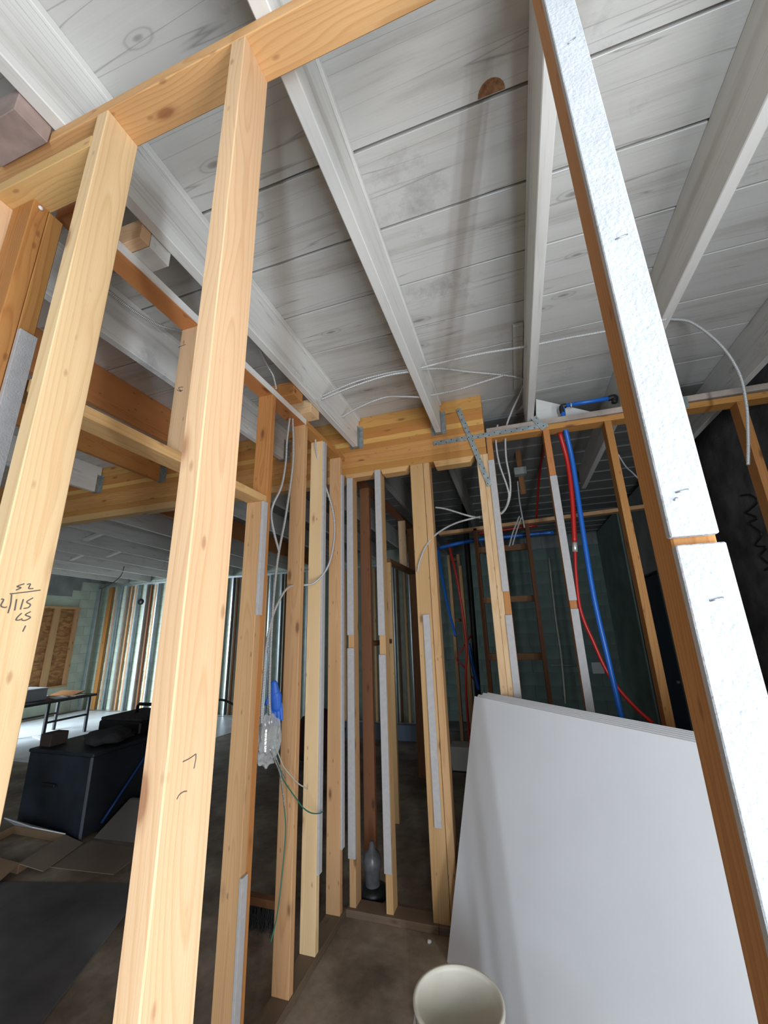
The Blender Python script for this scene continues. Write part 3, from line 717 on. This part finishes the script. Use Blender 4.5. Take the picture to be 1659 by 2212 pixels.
# ================================================================== CABLES
def cable(label, pts, r=6.8, mat=CABLE, group='armoured cables', cat='cable', name='cable'):
    return tag(tube(name, pts, r, mat, n=14), label, cat, group)
XJ1 = -1030
a = at
cable('armoured cable arching from the broad joist to the middle joist, upper one', [a(697, 856, x=XJ1), a(760, 828, y=2010), a(830, 808, y=1960), a(884, 799, x=-421)])
cable('armoured cable arching from the broad joist to the middle joist, just under the upper one', [a(694, 863, x=XJ1), a(760, 836, y=1985), a(830, 813, y=1935), a(884, 803, x=-421)])
cable('armoured cable running from the middle joist past the straight joist to the right', [a(909, 795, x=-376), a(960, 782, y=2010), a(1040, 764, y=2015), a(1138, 748, y=2025), a(1230, 730, y=2000), a(1318, 714, y=1950), a(1440, 690, x=806)])
cable('armoured cable sagging from the middle joist and dropping through the right-hand plate', [a(911, 797, x=-376), a(960, 797, y=2150), a(1010, 803, y=2250), a(1085, 810, y=2380), a(1122, 816, y=2480), a(1133, 822, y=2560), a(1126, 845, y=2640), a(1105, 890, y=2715), a(1093, 928, y=2722), a(1093, 985, y=2722), a(1102, 1040, y=2722), a(1100, 1080, y=2740), a(1085, 1108, y=2775), a(1060, 1114, y=2790), a(1034, 1117, y=2790), a(985, 1130, y=2750), a(945, 1152, y=2700), a(920, 1180, y=2668), a(906, 1215, y=2660), a(902, 1235, y=2660)])
cable('second cable loop hanging below the right-hand plate beside the post', [a(1075, 918, y=2722), a(1082, 908, y=2722), a(1090, 906, y=2722)][:1]+[a(1071, 950, y=2722), a(1078, 1000, y=2722), a(1095, 1050, y=2722), a(1099, 1075, y=2735), a(1088, 1103, y=2775), a(1060, 1118, y=2795), a(1020, 1116, y=2795), a(965, 1100, y=2790), a(941, 1096, y=2800)])
cable('armoured cable low on the broad joist, arching to the middle joist', [a(738, 901, x=XJ1), a(780, 878, y=2310), a(830, 859, y=2270), a(870, 857, y=2210), a(908, 858, x=-421)])
cable('armoured cable low on the middle joist, rising to meet the sagging one', [a(931, 854, x=-376), a(985, 843, y=2330), a(1040, 826, y=2350), a(1087, 811, y=2365)])
LC = -1195
cable('armoured cable dropping from the top plate, bending behind the orange stud', [a(626, 903, x=LC), a(620, 950, x=LC), a(617, 1000, x=LC), a(608, 1050, x=LC), a(590, 1090, x=LC), a(586, 1115, x=LC), a(592, 1150, x=LC), a(603, 1192, x=LC)], 6.5, group='cables in the left partition')
cable('armoured cable hanging straight from the top plate to the hanging box', [a(632, 903, x=LC), a(634, 960, x=LC), a(632, 1010, x=LC), a(618, 1110, x=LC), a(602, 1195, x=LC), a(593, 1270, x=LC), a(588, 1340, x=LC), a(584, 1420, x=LC), a(582, 1500, x=-1170), a(584, 1552, x=-1165)], 6.5, group='cables in the left partition')
cable('long looping armoured cable from the plate through a stud down to the box', [a(681, 950, x=LC), a(685, 985, x=LC), a(700, 1040, x=-1160), a(717, 1095, x=-1130), a(723, 1140, x=-1120), a(718, 1190, x=-1120), a(705, 1230, x=-1130), a(680, 1258, x=-1165), a(655, 1264, x=-1195), a(640, 1264, x=-1205), a(621, 1270, x=-1200), a(604, 1295, x=-1200), a(588, 1335, x=-1195), a(575, 1400, x=-1190), a(570, 1470, x=-1180), a(566, 1520, x=-1170), a(565, 1562, x=-1168)], 6.5, group='cables in the left partition')
cable('armoured cable sweeping under the ceiling behind the pencil-marked stud', [a(205, 605, x=-1665), a(240, 634, x=-1650), a(290, 672, x=-1630), a(340, 701, x=-1600), a(384, 714, x=-1570), a(400, 716, x=-1560)], 8, group='armoured cables')
cable('loose armoured cable end drooping from the ceiling at far right', [a(1440, 692, y=2250), a(1453, 690, y=2250), a(1496, 698, y=2250), a(1556, 745, y=2250), a(1596, 805, y=2250), a(1612, 872, y=2250), a(1616, 940, y=2250), a(1616, 1004, y=2250)], 7.5)
cable('pair of cable tails above the plate beside the broad joist', [a(560, 752, z=DECK-4), a(578, 790, y=1650), a(590, 812, y=1660), a(597, 840, y=1680)], 5)
cable('bright cable crossing behind the right-hand doorway studs', [a(1460, 1010, y=3600), a(1350, 1000, y=3600), a(1290, 985, y=3600)][:0]+[a(1336, 983, y=YB0+D4-4), a(1352, 1008, y=2900), a(1365, 1020, y=3000), a(1382, 1036, y=3100), a(1400, 1046, y=3150)], 5)

# ---- hanging junction box wrapped in plastic, with glove and wires
jb = thing('junction_box', a(580, 1600, x=-1165), 'metal electrical box wrapped in clear plastic, hanging between two studs', 'electrical box')
c0 = Vector(a(579, 1592, x=-1168))
box('box_body', c0.x-28, c0.x+22, c0.y-50, c0.y+45, c0.z-55, c0.z+48, FOIL, jb, bev=6)
# crumpled plastic bag round it
bm = bmesh.new(); bmesh.ops.create_icosphere(bm, subdivisions=4, radius=1)
for v in bm.verts:
    n = math.sin(v.co.x*9+v.co.z*5)*math.cos(v.co.y*8-v.co.z*7)*0.14
    v.co = Vector((v.co.x*0.050, v.co.y*0.082, v.co.z*0.105))*(1+n)
mesh_obj('plastic_bag', bm, CLEAR, jb, wpos((c0.x, c0.y, c0.z-12)), smooth=False)
for dy, dz in ((-30, 62), (2, 68), (22, 66)):
    tube('connector', [(c0.x, c0.y+dy, c0.z+40), (c0.x, c0.y+dy, c0.z+dz+12)], 9, STAPLE, jb, n=2)
WX = -1128
for k, (pts, m) in enumerate((
        ([(583, 1618), (592, 1640), (603, 1665), (608, 1690), (612, 1720), (614, 1742)], FOIL),
        ([(590, 1600), (596, 1630), (603, 1655), (610, 1680), (622, 1700), (640, 1725), (655, 1745), (672, 1756), (690, 1757), (698, 1752)], WIREG),
        ([(592, 1605), (600, 1625), (612, 1655), (628, 1675), (645, 1693), (664, 1704)], WIREW),
        ([(614, 1742), (617, 1790), (613, 1850), (606, 1920), (598, 1980), (585, 2035)], WIREG),
        ([(588, 1612), (597, 1640), (607, 1662), (616, 1680)], FOIL))):
    tube('wire', [a(x, y_, x=WX) for x, y_ in pts], 4 if m is FOIL else 3, m, jb, sides=6, n=8)
# glove
def glove(c):
    bm = bmesh.new()
    def blob(p, q, r0, r1):
        p, q = Vector(p), Vector(q)
        for k in range(9):
            t = k/8; r = r0+(r1-r0)*t
            mt = Matrix.Translation(p.lerp(q, t)) @ Matrix.Diagonal((r*0.7, r, r, 1))
            bmesh.ops.create_icosphere(bm, subdivisions=2, radius=1, matrix=mt)
    blob((0, 0.002, 0.105), (0, 0.010, 0.02), 0.022, 0.040)       # cuff to palm
    blob((0, 0.012, 0.03), (0, 0.02, -0.03), 0.040, 0.034)
    for y_, l, r in ((-0.018, 0.072, 0.011), (0.002, 0.088, 0.012), (0.022, 0.092, 0.012), (0.042, 0.075, 0.011)):
        blob((0, y_+0.004, -0.02), (0.006, y_+0.014, -0.03-l), r*1.2, r)
    blob((0, -0.02, 0.03), (0.004, -0.044, -0.012), 0.015, 0.010)
    o = mesh_obj('glove', bm, GLOVE, None, wpos(c))
    rm = o.modifiers.new('skin', 'REMESH'); rm.mode = 'VOXEL'; rm.voxel_size = 0.0035; rm.use_smooth_shade = True
    o.scale = (0.78, 0.78, 0.78); o.rotation_euler = (0, 0.1, math.radians(-60))
    return tag(o, 'bright blue rubber glove hanging behind the wrapped box', 'glove')
glove(a(590, 1515, x=-1190))

# ================================================================== PIPES
def pipe(label, pts, r, m, group, n=12):
    return tag(tube('pipe', pts, r, m, sides=12, n=n), label, 'pipe', group)
YP = 2725
pb = [a(1221, 925, y=YP)] + [a(x, y_, y=2790) for x, y_ in ((1237, 1000), (1256, 1127), (1276, 1253), (1291, 1329), (1312, 1418), (1337, 1527), (1350, 1590))]
pipe('bright blue water pipe dropping through the right-hand plate', [a(1215, 880, y=YP), a(1217, 900, y=YP)]+pb, 16, BLUEP, 'blue water pipes')
pr = thing('pipe', a(1242, 1180, y=2800), 'bright red water pipe with a clamped joint, curving down behind the studs', 'pipe', 'red water pipes')
tube('pipe_run', [a(1209, 935, y=2740)]+[a(x, y_, y=2800) for x, y_ in ((1226, 1000), (1236, 1080), (1241, 1172))], 15, REDP, pr, 12)
tube('coupling', [a(1241, 1172, y=2800), a(1242, 1192, y=2800)], 16.5, BRASS, pr, 12, n=2)
tube('pipe_run', [a(x, y_, y=2800) for x, y_ in ((1242, 1190), (1244, 1240), (1251, 1304), (1263, 1345), (1281, 1385), (1307, 1443), (1337, 1489), (1378, 1534), (1410, 1562))], 10.5, REDP, pr, 12)
eb = thing('pipe', a(1270, 870, y=2722), 'short level blue pipe with black elbows above the right-hand plate', 'pipe', 'blue water pipes')
tube('pipe_run', [a(1222, 876, y=2722), a(1318, 860, y=2722)], 14, BLUEP, eb, 12, n=2)
tube('elbow', [a(1215, 892, y=2722), a(1213, 880, y=2722), a(1222, 876, y=2722)], 17, BLACKP, eb, 10)
tube('elbow', [a(1314, 861, y=2722), a(1327, 858, y=2722), a(1327, 870, y=2722)], 19, BLACKP, eb, 10)
lathe('clamp', [(18, 0), (18, 8), (15, 8), (15, 0)], a(1232, 876, y=2722), BRASS, eb, 12).rotation_euler = (0, math.pi/2, 0)
pipe('thin dark red pipe slanting in the back room under the joists', [a(1185, 930, y=3300), a(1166, 1020, y=4300), a(1158, 1130, y=4700)], 12, REDP, 'red water pipes')
pipe('level dark red pipe by the back-room blocking', [a(1035, 1152, y=4602), a(1160, 1135, y=4602)], 12, REDP, 'red water pipes')
pipe('dark red pipe dropping beside the black drain stack', [a(968, 1172, y=4900), a(985, 1240, y=4850), a(1000, 1330, y=4850), a(1008, 1400, y=4850), (-640, 4860, -700), (-640, 4860, FLOOR)], 14, REDP, 'red water pipes')
pipe('red pipe folded back like an arrow near the pale studs', [a(1020, 1370, y=5070), a(988, 1420, y=5000), a(1000, 1438, y=5000), a(1034, 1480, y=5070)], 9, REDP, 'red water pipes')
pipe('level dark blue pipe at ceiling height in the back room', [a(950, 1183, y=4612), a(1020, 1168, y=4612), a(1110, 1158, y=4612), a(1195, 1150, y=4612)], 22, BLUEP, 'blue water pipes')
pipe('dull blue pipe end hanging beside the double stud', [a(946, 1186, y=4612), a(952, 1230, y=4500), a(965, 1300, y=4400), a(984, 1374, y=4300)], 15, BLUEP, 'blue water pipes')
pipe('dull blue pipe going down behind the drywall stack', [a(1012, 1390, y=5000), a(1022, 1440, y=5000), a(1034, 1490, y=5000)], 22, BLUEP, 'blue water pipes')
pipe('thick black drain stack in the back room', [a(1003, 1090, y=5100), a(1010, 1200, y=5100), a(1020, 1330, y=5100), a(1032, 1500, y=5100), a(1040, 1600, y=5100)], 38, BLACKP, 'drain pipes', 4)
pipe('pale copper riser on the far right block wall', [a(1186, 1205, y=7440), a(1200, 1330, y=7440), a(1213, 1420, y=7440), a(1222, 1520, y=7440)], 14, WHITEP, 'drain pipes', 4)
pipe('level grey rail across the far block wall', [a(1190, 1437, y=7450), a(1246, 1437, y=7450)], 16, GREYBLK, 'drain pipes', 4)
pl = thing('wall_plate', a(1292, 1445, y=7470), 'pale square electrical plate on the far block wall', 'plate')
c = Vector(a(1292, 1443, y=7470)); box('plate', c.x-85, c.x+85, 7470, 7490, c.z-85, c.z+85, WHITE, pl, bev=4)
# hanging box and tails below the straight joist, back room
hb = thing('junction_box', a(1122, 1030, y=3700), 'dim electrical box with loose tails hanging under the back-room joist', 'electrical box')
c = Vector(a(1124, 1020, y=3700)); box('box_body', c.x-55, c.x+55, 3660, 3740, c.z-30, c.z+40, GREYBLK, hb, bev=4)
box('back_board', c.x-20, c.x+30, 3745, 3780, c.z-200, c.z+520, wood('brown', 'z'), hb)
for pts in ([(1118, 1040), (1122, 1080), (1127, 1110), (1133, 1140)], [(1122, 1115), (1108, 1150), (1100, 1180)], [(1126, 1118), (1115, 1150), (1107, 1178)]):
    tube('wire', [a(x, y_, y=3690) for x, y_ in pts], 7, CABLE, hb, 6)
# boxing on the joist, paler board
tag(box('painted_board', 160, 216, 2000, 2660, DECK-22, DECK-1, PW), 'thin painted board fixed along the left side of the straight joist', 'board')
tri = [a(1158, 862, y=2800), a(1292, 893, y=2800), a(1292, 910, y=2800), a(1158, 910, y=2800)]
wp = hexa('plywood_offcut', tri + [(p_[0], p_[1]+12, p_[2]) for p_ in tri], painted('x', 0.9))
tag(wp, 'white triangular plywood piece beside the end of the straight joist', 'board')

# ================================================================== FAR WALL STEEL FRAMING
sf = thing('steel_stud_framing', (-5500, YFAR-90, FLOOR), 'row of light steel studs and wood strips along the far green block wall', 'stud wall', 'partition frames')
TZ = 1180
box('top_track', XLEFT+10, -1300, YFAR-130, YFAR-20, TZ, TZ+4, STEEL, sf, bev=0.5)
box('top_track', XLEFT+10, -1300, YFAR-133, YFAR-130, TZ-36, TZ+4, STEEL, sf, bev=0.5)
box('bottom_track', XLEFT+10, -1300, YFAR-130, YFAR-20, FLOOR, FLOOR+3, STEEL, sf, bev=0.5)
x = -9330; k = 0
while x < -1500:
    bm = bmesh.new()
    for (x0, x1, y0, y1) in ((-1, 1, -48, 48), (-1, 36, -48, -46), (-1, 36, 46, 48), (34, 36, -48, -38), (34, 36, 38, 48)):
        bmesh.ops.create_cube(bm, size=1, matrix=Matrix.Translation(((x0+x1)/2000, (y0+y1)/2000, 0)) @ Matrix.Diagonal(((x1-x0)/1000, (y1-y0)/1000, (TZ-FLOOR-8)/1000, 1)))
    mesh_obj('steel_stud', bm, STEEL, sf, wpos((x+120, YFAR-74, (TZ+FLOOR)/2)))
    box('wood_strip', x, x+40, YFAR-60, YFAR-16, FLOOR+4, TZ-40, wood('tan', 'z'), sf)
    box('wood_strip', x+470, x+505, YFAR-60, YFAR-16, FLOOR+4, TZ-40, wood('brown' if k % 2 else 'tan', 'z'), sf)
    bm = bmesh.new()
    for (x0, x1, y0, y1) in ((-1, 1, -48, 48), (-36, 1, -48, -46), (-36, 1, 46, 48)):
        bmesh.ops.create_cube(bm, size=1, matrix=Matrix.Translation(((x0+x1)/2000, (y0+y1)/2000, 0)) @ Matrix.Diagonal(((x1-x0)/1000, (y1-y0)/1000, (TZ-FLOOR-8)/1000, 1)))
    mesh_obj('steel_stud', bm, STEEL, sf, wpos((x+430, YFAR-74, (TZ+FLOOR)/2)))
    x += 610; k += 1
tag(box('corner_board', XLEFT+10, XLEFT+130, YFAR-180, YFAR-140, FLOOR, 1150, STEEL), 'dark steel stud standing in the far left corner', 'stud')
tag(box('brown_board', -9560, -9440, YFAR-75, YFAR-20, FLOOR+4, TZ-40, wood('orange', 'z')), 'brown board upright by the far left corner', 'board')
tag(tube('cable', [a(268, 1224, z=JB-drop(5600)), a(264, 1238, y=6300), a(255, 1250, y=6500), a(235, 1264, y=6800), a(215, 1272, y=7330)], 9, BLACK, n=8), 'thin dark cable drooping to the far left corner', 'cable', 'armoured cables')
bl_ = thing('electrical_box', a(306, 1300, y=7380), 'small black round fitting high on the far steel studs', 'electrical box')
lathe('box_body', [(0, 0), (70, 0), (70, 40), (0, 40)], a(306, 1300, y=7400), BLACK, bl_, 20).rotation_euler = (math.pi/2, 0, 0)

# ================================================================== LEFT ROOM CONTENTS
# trestle table
tz = -1000
tb = thing('table', (-7850, 5000, FLOOR), 'long narrow black table under the boarded window', 'table')
box('table_top', -8280, -7420, 4000, 5860, tz-38, tz, BLACK, tb, bev=3)
for lx in (-8230, -7470):
    for ly in (5760, 5080): box('leg', lx-20, lx+20, ly-20, ly+20, FLOOR+6, tz-38, BLACK, tb)
    box('rail', lx-12, lx+12, 5080, 5760, FLOOR+270, FLOOR+300, BLACK, tb)
    box('leg', lx-20, lx+20, 4030, 4070, FLOOR+6, tz-38, BLACK, tb)
bxw = thing('storage_box', (-7950, 4950, tz), 'grey lidded box on the table', 'box')
box('box_body', -8150, -7700, 4780, 5180, tz, tz+170, plain('grey_box', (0.28, 0.29, 0.31), 0.6), bxw, bev=6); box('box_lid', -8160, -7690, 4770, 5190, tz+171, tz+190, plain('grey_lid', (0.42, 0.42, 0.42), 0.6), bxw, bev=4)
for k, (x0, y0, w_, d_, m, l) in enumerate(((-7760, 5240, 260, 180, WHITE, 'white papers spread on the table by the grey box'), (-7560, 5480, 120, 200, CARDLT, 'tan papers near the table corner'), (-8230, 5240, 200, 200, WHITE, 'white papers at the back of the table'))):
    tag(box('paper', x0, x0+w_, y0, y0+d_, tz+1, tz+14, m, rot=Matrix.Rotation(0.3*(k-1), 3, 'Z')), l, 'paper', 'papers on the table')
tag(hexa('panel', [(-8150, 5500, tz+2), (-7600, 5500, tz+2), (-7600, 5540, tz+2), (-8150, 5540, tz+2), (-8150, 5740, tz+60), (-7600, 5740, tz+60), (-7600, 5760, tz+50), (-8150, 5760, tz+50)], wood('brown', 'x')), 'brown board propped on the table below the window', 'board')
# bright sheet on the far floor
tag(hexa('plastic_sheet', [(-9600, 4300, FLOOR+1), (-5000, 4300, FLOOR+1), (-4600, 7250, FLOOR+1), (-9600, 7300, FLOOR+1), (-9600, 4300, FLOOR+5), (-5000, 4300, FLOOR+5), (-4600, 7250, FLOOR+5), (-9600, 7300, FLOOR+5)], plain('floor_sheet', (0.55, 0.58, 0.60), 0.35, noise=0.12, nscale=4)), 'pale smooth protective sheet covering the far left floor', 'floor sheet')
for k, (p, q_) in enumerate((((75, 1590), (120, 1608)), ((240, 1548), (302, 1556)))):
    P_, Q_ = Vector(a(*p, z=FLOOR+9)), Vector(a(*q_, z=FLOOR+9)); d = (Q_-P_).normalized(); s = Vector((-d.y, d.x, 0))*35; t = Vector((0, 0, 6))
    tag(hexa('wood_offcut', [P_-s, Q_-s, Q_+s, P_+s, P_-s+t, Q_-s+t, Q_+s+t, P_+s+t], WHITE), ('white strip lying on the pale floor in front of the table', 'white strip lying on the pale floor near the steel studs')[k], 'strip', 'white strips on the far floor')
# job box
JX0, JX1, JY0, JY1, JZ = -4400, -3610, 2905, 4250, -975
jbx = thing('job_box', (-4000, 3500, FLOOR), 'big black steel job box at left behind the studs', 'tool chest')
box('chest_body', JX0, JX1, JY0, JY1, FLOOR+18, JZ-30, JOBBOX, jbx, bev=6)
box('chest_lid', JX0-8, JX1+8, JY0-8, JY1+8, JZ-30, JZ, JOBBOX, jbx, bev=6)
box('corner_angle', JX1-26, JX1+4, JY0-4, JY0+2, FLOOR+18, JZ-31, WORN, jbx, bev=1)
box('skid', JX0+60, JX0+160, JY0+30, JY1-30, FLOOR, FLOOR+18, BLACK, jbx); box('skid', JX1-160, JX1-60, JY0+30, JY1-30, FLOOR, FLOOR+18, BLACK, jbx)
box('side_handle', JX0+250, JX0+420, JY0-30, JY0-8, -1250, -1225, BLACK, jbx, bev=5)
tc_ = thing('tool_case', (-4050, 3750, JZ), 'black hard tool case with a carry handle on the job box', 'tool case')
box('case_body', -4330, -3760, 3480, 4020, JZ+2, JZ+120, BLACK, tc_, bev=14)
box('case_lid', -4320, -3770, 3490, 4010, JZ+121, JZ+150, GREYF, tc_, bev=12)
tube('handle', [(-4130, 3760, JZ+148), (-4130, 3760, JZ+215), (-4110, 3760, JZ+235), (-3930, 3760, JZ+235), (-3910, 3760, JZ+215), (-3910, 3760, JZ+148)], 17, BLACK, tc_, 8, straight=True)
def lump(name, c, r, m, label, cat, seed):
    rn = random.Random(seed); bm = bmesh.new(); bmesh.ops.create_icosphere(bm, subdivisions=3, radius=1)
    ph = [rn.uniform(0, 6) for _ in range(4)]
    for v in bm.verts:
        k = 1+0.18*math.sin(4*v.co.x+ph[0])*math.cos(5*v.co.y+ph[1])+0.1*math.sin(9*v.co.z+7*v.co.x+ph[2])
        v.co = Vector((v.co.x*r[0], v.co.y*r[1], max(-0.55, v.co.z)*r[2]))*k/1000
    return tag(mesh_obj(name, bm, m, None, wpos(c), smooth=True), label, cat)
lump('tool_bag', (-3850, 3230, JZ+50), (200, 190, 66), GREYF, 'slumped dark tool bag on the near end of the job box', 'bag', 1)
lump('tool_bag', (-3700, 4150, JZ+72), (95, 90, 100), plain('olive_cloth', (0.10, 0.09, 0.06), 0.9), 'olive cloth bundle at the back of the job box', 'bag', 2)
tag(tube('hose', [(-3650, 3900, JZ+20), (-3500, 4050, JZ+170), (-3350, 4150, JZ+230), (-3150, 4200, JZ+160)], 12, BLACK), 'black hose arching off the back of the job box', 'hose')
tag(box('wood_block', -4380, -4240, 2960, 3120, JZ+1, JZ+110, plain('dark_wood', (0.05, 0.035, 0.025), 0.8), bev=6), 'dark wooden block on the left corner of the job box', 'block')
tag(tube('blue_strip', [(-3585, 3050, -1540), (-3585, 3410, -1148), (-3585, 3700, -830)], 14, plain('blue_tape', (0.015, 0.07, 0.24), 0.5), n=3, sides=4), 'blue slat leaning on the side of the black job box', 'slat')
tag(hexa('foam_panel', [(-3560, 2965, FLOOR+2), (-3130, 3000, FLOOR+2), (-3130, 3030, FLOOR+2), (-3560, 2995, FLOOR+2), (-3540, 3260, FLOOR+190), (-3110, 3300, FLOOR+190), (-3110, 3330, FLOOR+190), (-3540, 3290, FLOOR+190)], plain('pale_panel', (0.19, 0.17, 0.145), 0.7), bev=6), 'pale board leaning low beside the job box', 'board')
# open carton
CTY = -40
ct = thing('carton', (-3850, 2650, FLOOR), 'opened cardboard carton with a pale flap, on the floor at far left', 'carton')
for (p0, p1) in (((-4250, 2480), (-3600, 2450)), ((-3600, 2450), (-3720, 2850)), ((-3720, 2850), (-4350, 2860)), ((-4350, 2860), (-4250, 2480))):
    d = (Vector((*p1, 0))-Vector((*p0, 0))).normalized(); s = Vector((-d.y, d.x, 0))*4; A, B = Vector((*p0, FLOOR+2)), Vector((*p1, FLOOR+2)); t = Vector((0, 0, 58))
    hexa('carton_side', [A-s, B-s, B+s, A+s, A-s+t, B-s+t, B+s+t, A+s+t], CARD, ct)
hexa('carton_flap', [(-4350, 2862, FLOOR+60), (-3725, 2852, FLOOR+60), (-3725, 2857, FLOOR+66), (-4350, 2867, FLOOR+66), (-4340, 2760, FLOOR+150), (-3900, 2700, FLOOR+150), (-3900, 2705, FLOOR+156), (-4340, 2765, FLOOR+156)], WHITE, ct)
hexa('carton_flap', [(-3600, 2450, FLOOR+59), (-3720, 2850, FLOOR+59), (-3725, 2850, FLOOR+64), (-3605, 2450, FLOOR+64), (-3420, 2500, FLOOR+12), (-3540, 2870, FLOOR+12), (-3540, 2870, FLOOR+17), (-3420, 2500, FLOOR+17)], CARDLT, ct)
hexa('carton_flap', [(-4250, 2480, FLOOR+59), (-3600, 2450, FLOOR+59), (-3600, 2455, FLOOR+64), (-4250, 2485, FLOOR+64), (-4180, 2290, FLOOR+8), (-3560, 2270, FLOOR+8), (-3560, 2270, FLOOR+13), (-4180, 2290, FLOOR+13)], CARD, ct)
def sheet(label, pts, z0, th, m):
    P_ = [(p[0], p[1], FLOOR+z0) for p in pts]; Q_ = [(p[0], p[1], FLOOR+z0+th) for p in pts]
    return tag(hexa('cardboard_sheet', P_+Q_, m), label, 'cardboard', 'flattened cardboard on the floor')
sheet('flattened pale cardboard beside the open carton', [(-3560, 2560), (-2900, 2620), (-2950, 2940), (-3530, 2940)], 1, 5, CARDLT)
sheet('large grey cardboard sheet along the foreground floor', [(-5200, 600), (-1700, 600), (-2560, 2600), (-4300, 2180)], 1, 6, plain('dusty_sheet', (0.125, 0.118, 0.118), 0.7, noise=0.45, nscale=2.2))

# broom head and stub between the studs
br = thing('broom_head', (-1640, 2450, FLOOR), 'dark bristly broom head on the floor behind the left partition studs', 'broom')
box('broom_block', -1800, -1480, 2440, 2500, FLOOR+95, FLOOR+135, wood('brown', 'x'), br, bev=6)
bm = bmesh.new()
for k in range(420):
    x0 = random.uniform(-155, 155); y0 = random.uniform(-24, 24); dx = random.gauss(0, 26)+x0*0.15; dy = random.gauss(0, 22)-14
    p = [Vector((x0, y0, 0)), Vector((x0+dx*0.4, y0+dy*0.4, -50)), Vector((x0+dx, y0+dy, -92))]
    vs = []
    for q_ in p: vs.append((bm.verts.new((q_+Vector((-1.5, 0, 0)))/1000), bm.verts.new((q_+Vector((1.5, 0.8, 0)))/1000)))
    for s_, t_ in zip(vs, vs[1:]): bm.faces.new((s_[0], s_[1], t_[1], t_[0]))
tag(mesh_obj('bristles', bm, BLACK, br, wpos((-1640, 2470, FLOOR+96))), kind='stuff')
st = thing('pipe_stub', (-1060, 2860, FLOOR), 'capped pipe stub wrapped in pale plastic behind the stripped studs', 'pipe')
lathe('base_collar', [(0, 0), (95, 0), (90, 40), (60, 55), (0, 55)], (-1060, 2880, FLOOR), BLACK, st, 24)
lathe('stub_body', [(46, 50), (46, 130), (58, 150), (60, 185), (46, 225), (22, 245), (14, 285), (0, 290)], (-1060, 2880, FLOOR), plain('cloudy_plastic', (0.13, 0.133, 0.133), 0.3, noise=0.4, nscale=18), st, 24)
tag(lump('plaster_crumb', (-640, 2590, FLOOR+5), (11, 9, 9), WHITE, 'white crumb on the floor at the foot of the rear studs', 'debris', 5))
# back-room containers
tub = thing('tub', (-800, 5250, FLOOR), 'white rectangular tub on the floor in the back room', 'tub')
hexa('tub_body', [(-905, 5165, FLOOR+14), (-560, 5165, FLOOR+14), (-560, 5400, FLOOR+14), (-905, 5400, FLOOR+14), (-925, 5145, FLOOR+262), (-540, 5145, FLOOR+262), (-540, 5420, FLOOR+262), (-925, 5420, FLOOR+262)], plain('tub_white', (0.62, 0.60, 0.55), 0.5), tub, bev=8)
box('tub_base', -900, -560, 5170, 5395, FLOOR, FLOOR+14, BLACK, tub)
gb = thing('crate', (-850, 5900, FLOOR), 'grey crate behind the white tub in the back room', 'crate')
box('crate_body', -1120, -560, 5700, 6100, FLOOR, FLOOR+300, plain('crate_grey', (0.22, 0.21, 0.20), 0.7, noise=0.2), gb, bev=8)
box('crate_lid', -1130, -550, 5690, 6110, FLOOR+301, FLOOR+335, GREYBLK, gb, bev=6)
box('crate_slot', -760, -600, 5692, 5699, FLOOR+150, FLOOR+260, BLACK, gb)
lump('tool_bag', (600, 6800, FLOOR+150), (260, 220, 220), NAVY, 'dark heap of bags low in the back room behind the drywall', 'bag', 9)
lump('tool_bag', (-2600, 5200, FLOOR+260), (320, 300, 330), plain('dark_red_cloth', (0.06, 0.02, 0.018), 0.9), 'dark red and black heap in the left room behind the studs', 'bag', 11)
tag(box('rail_board', -3400, -1300, 6300, 6340, FLOOR, FLOOR+210, plain('blue_grey_board', (0.12, 0.15, 0.19), 0.7)), 'long blue-grey board standing on edge on the far floor', 'board')
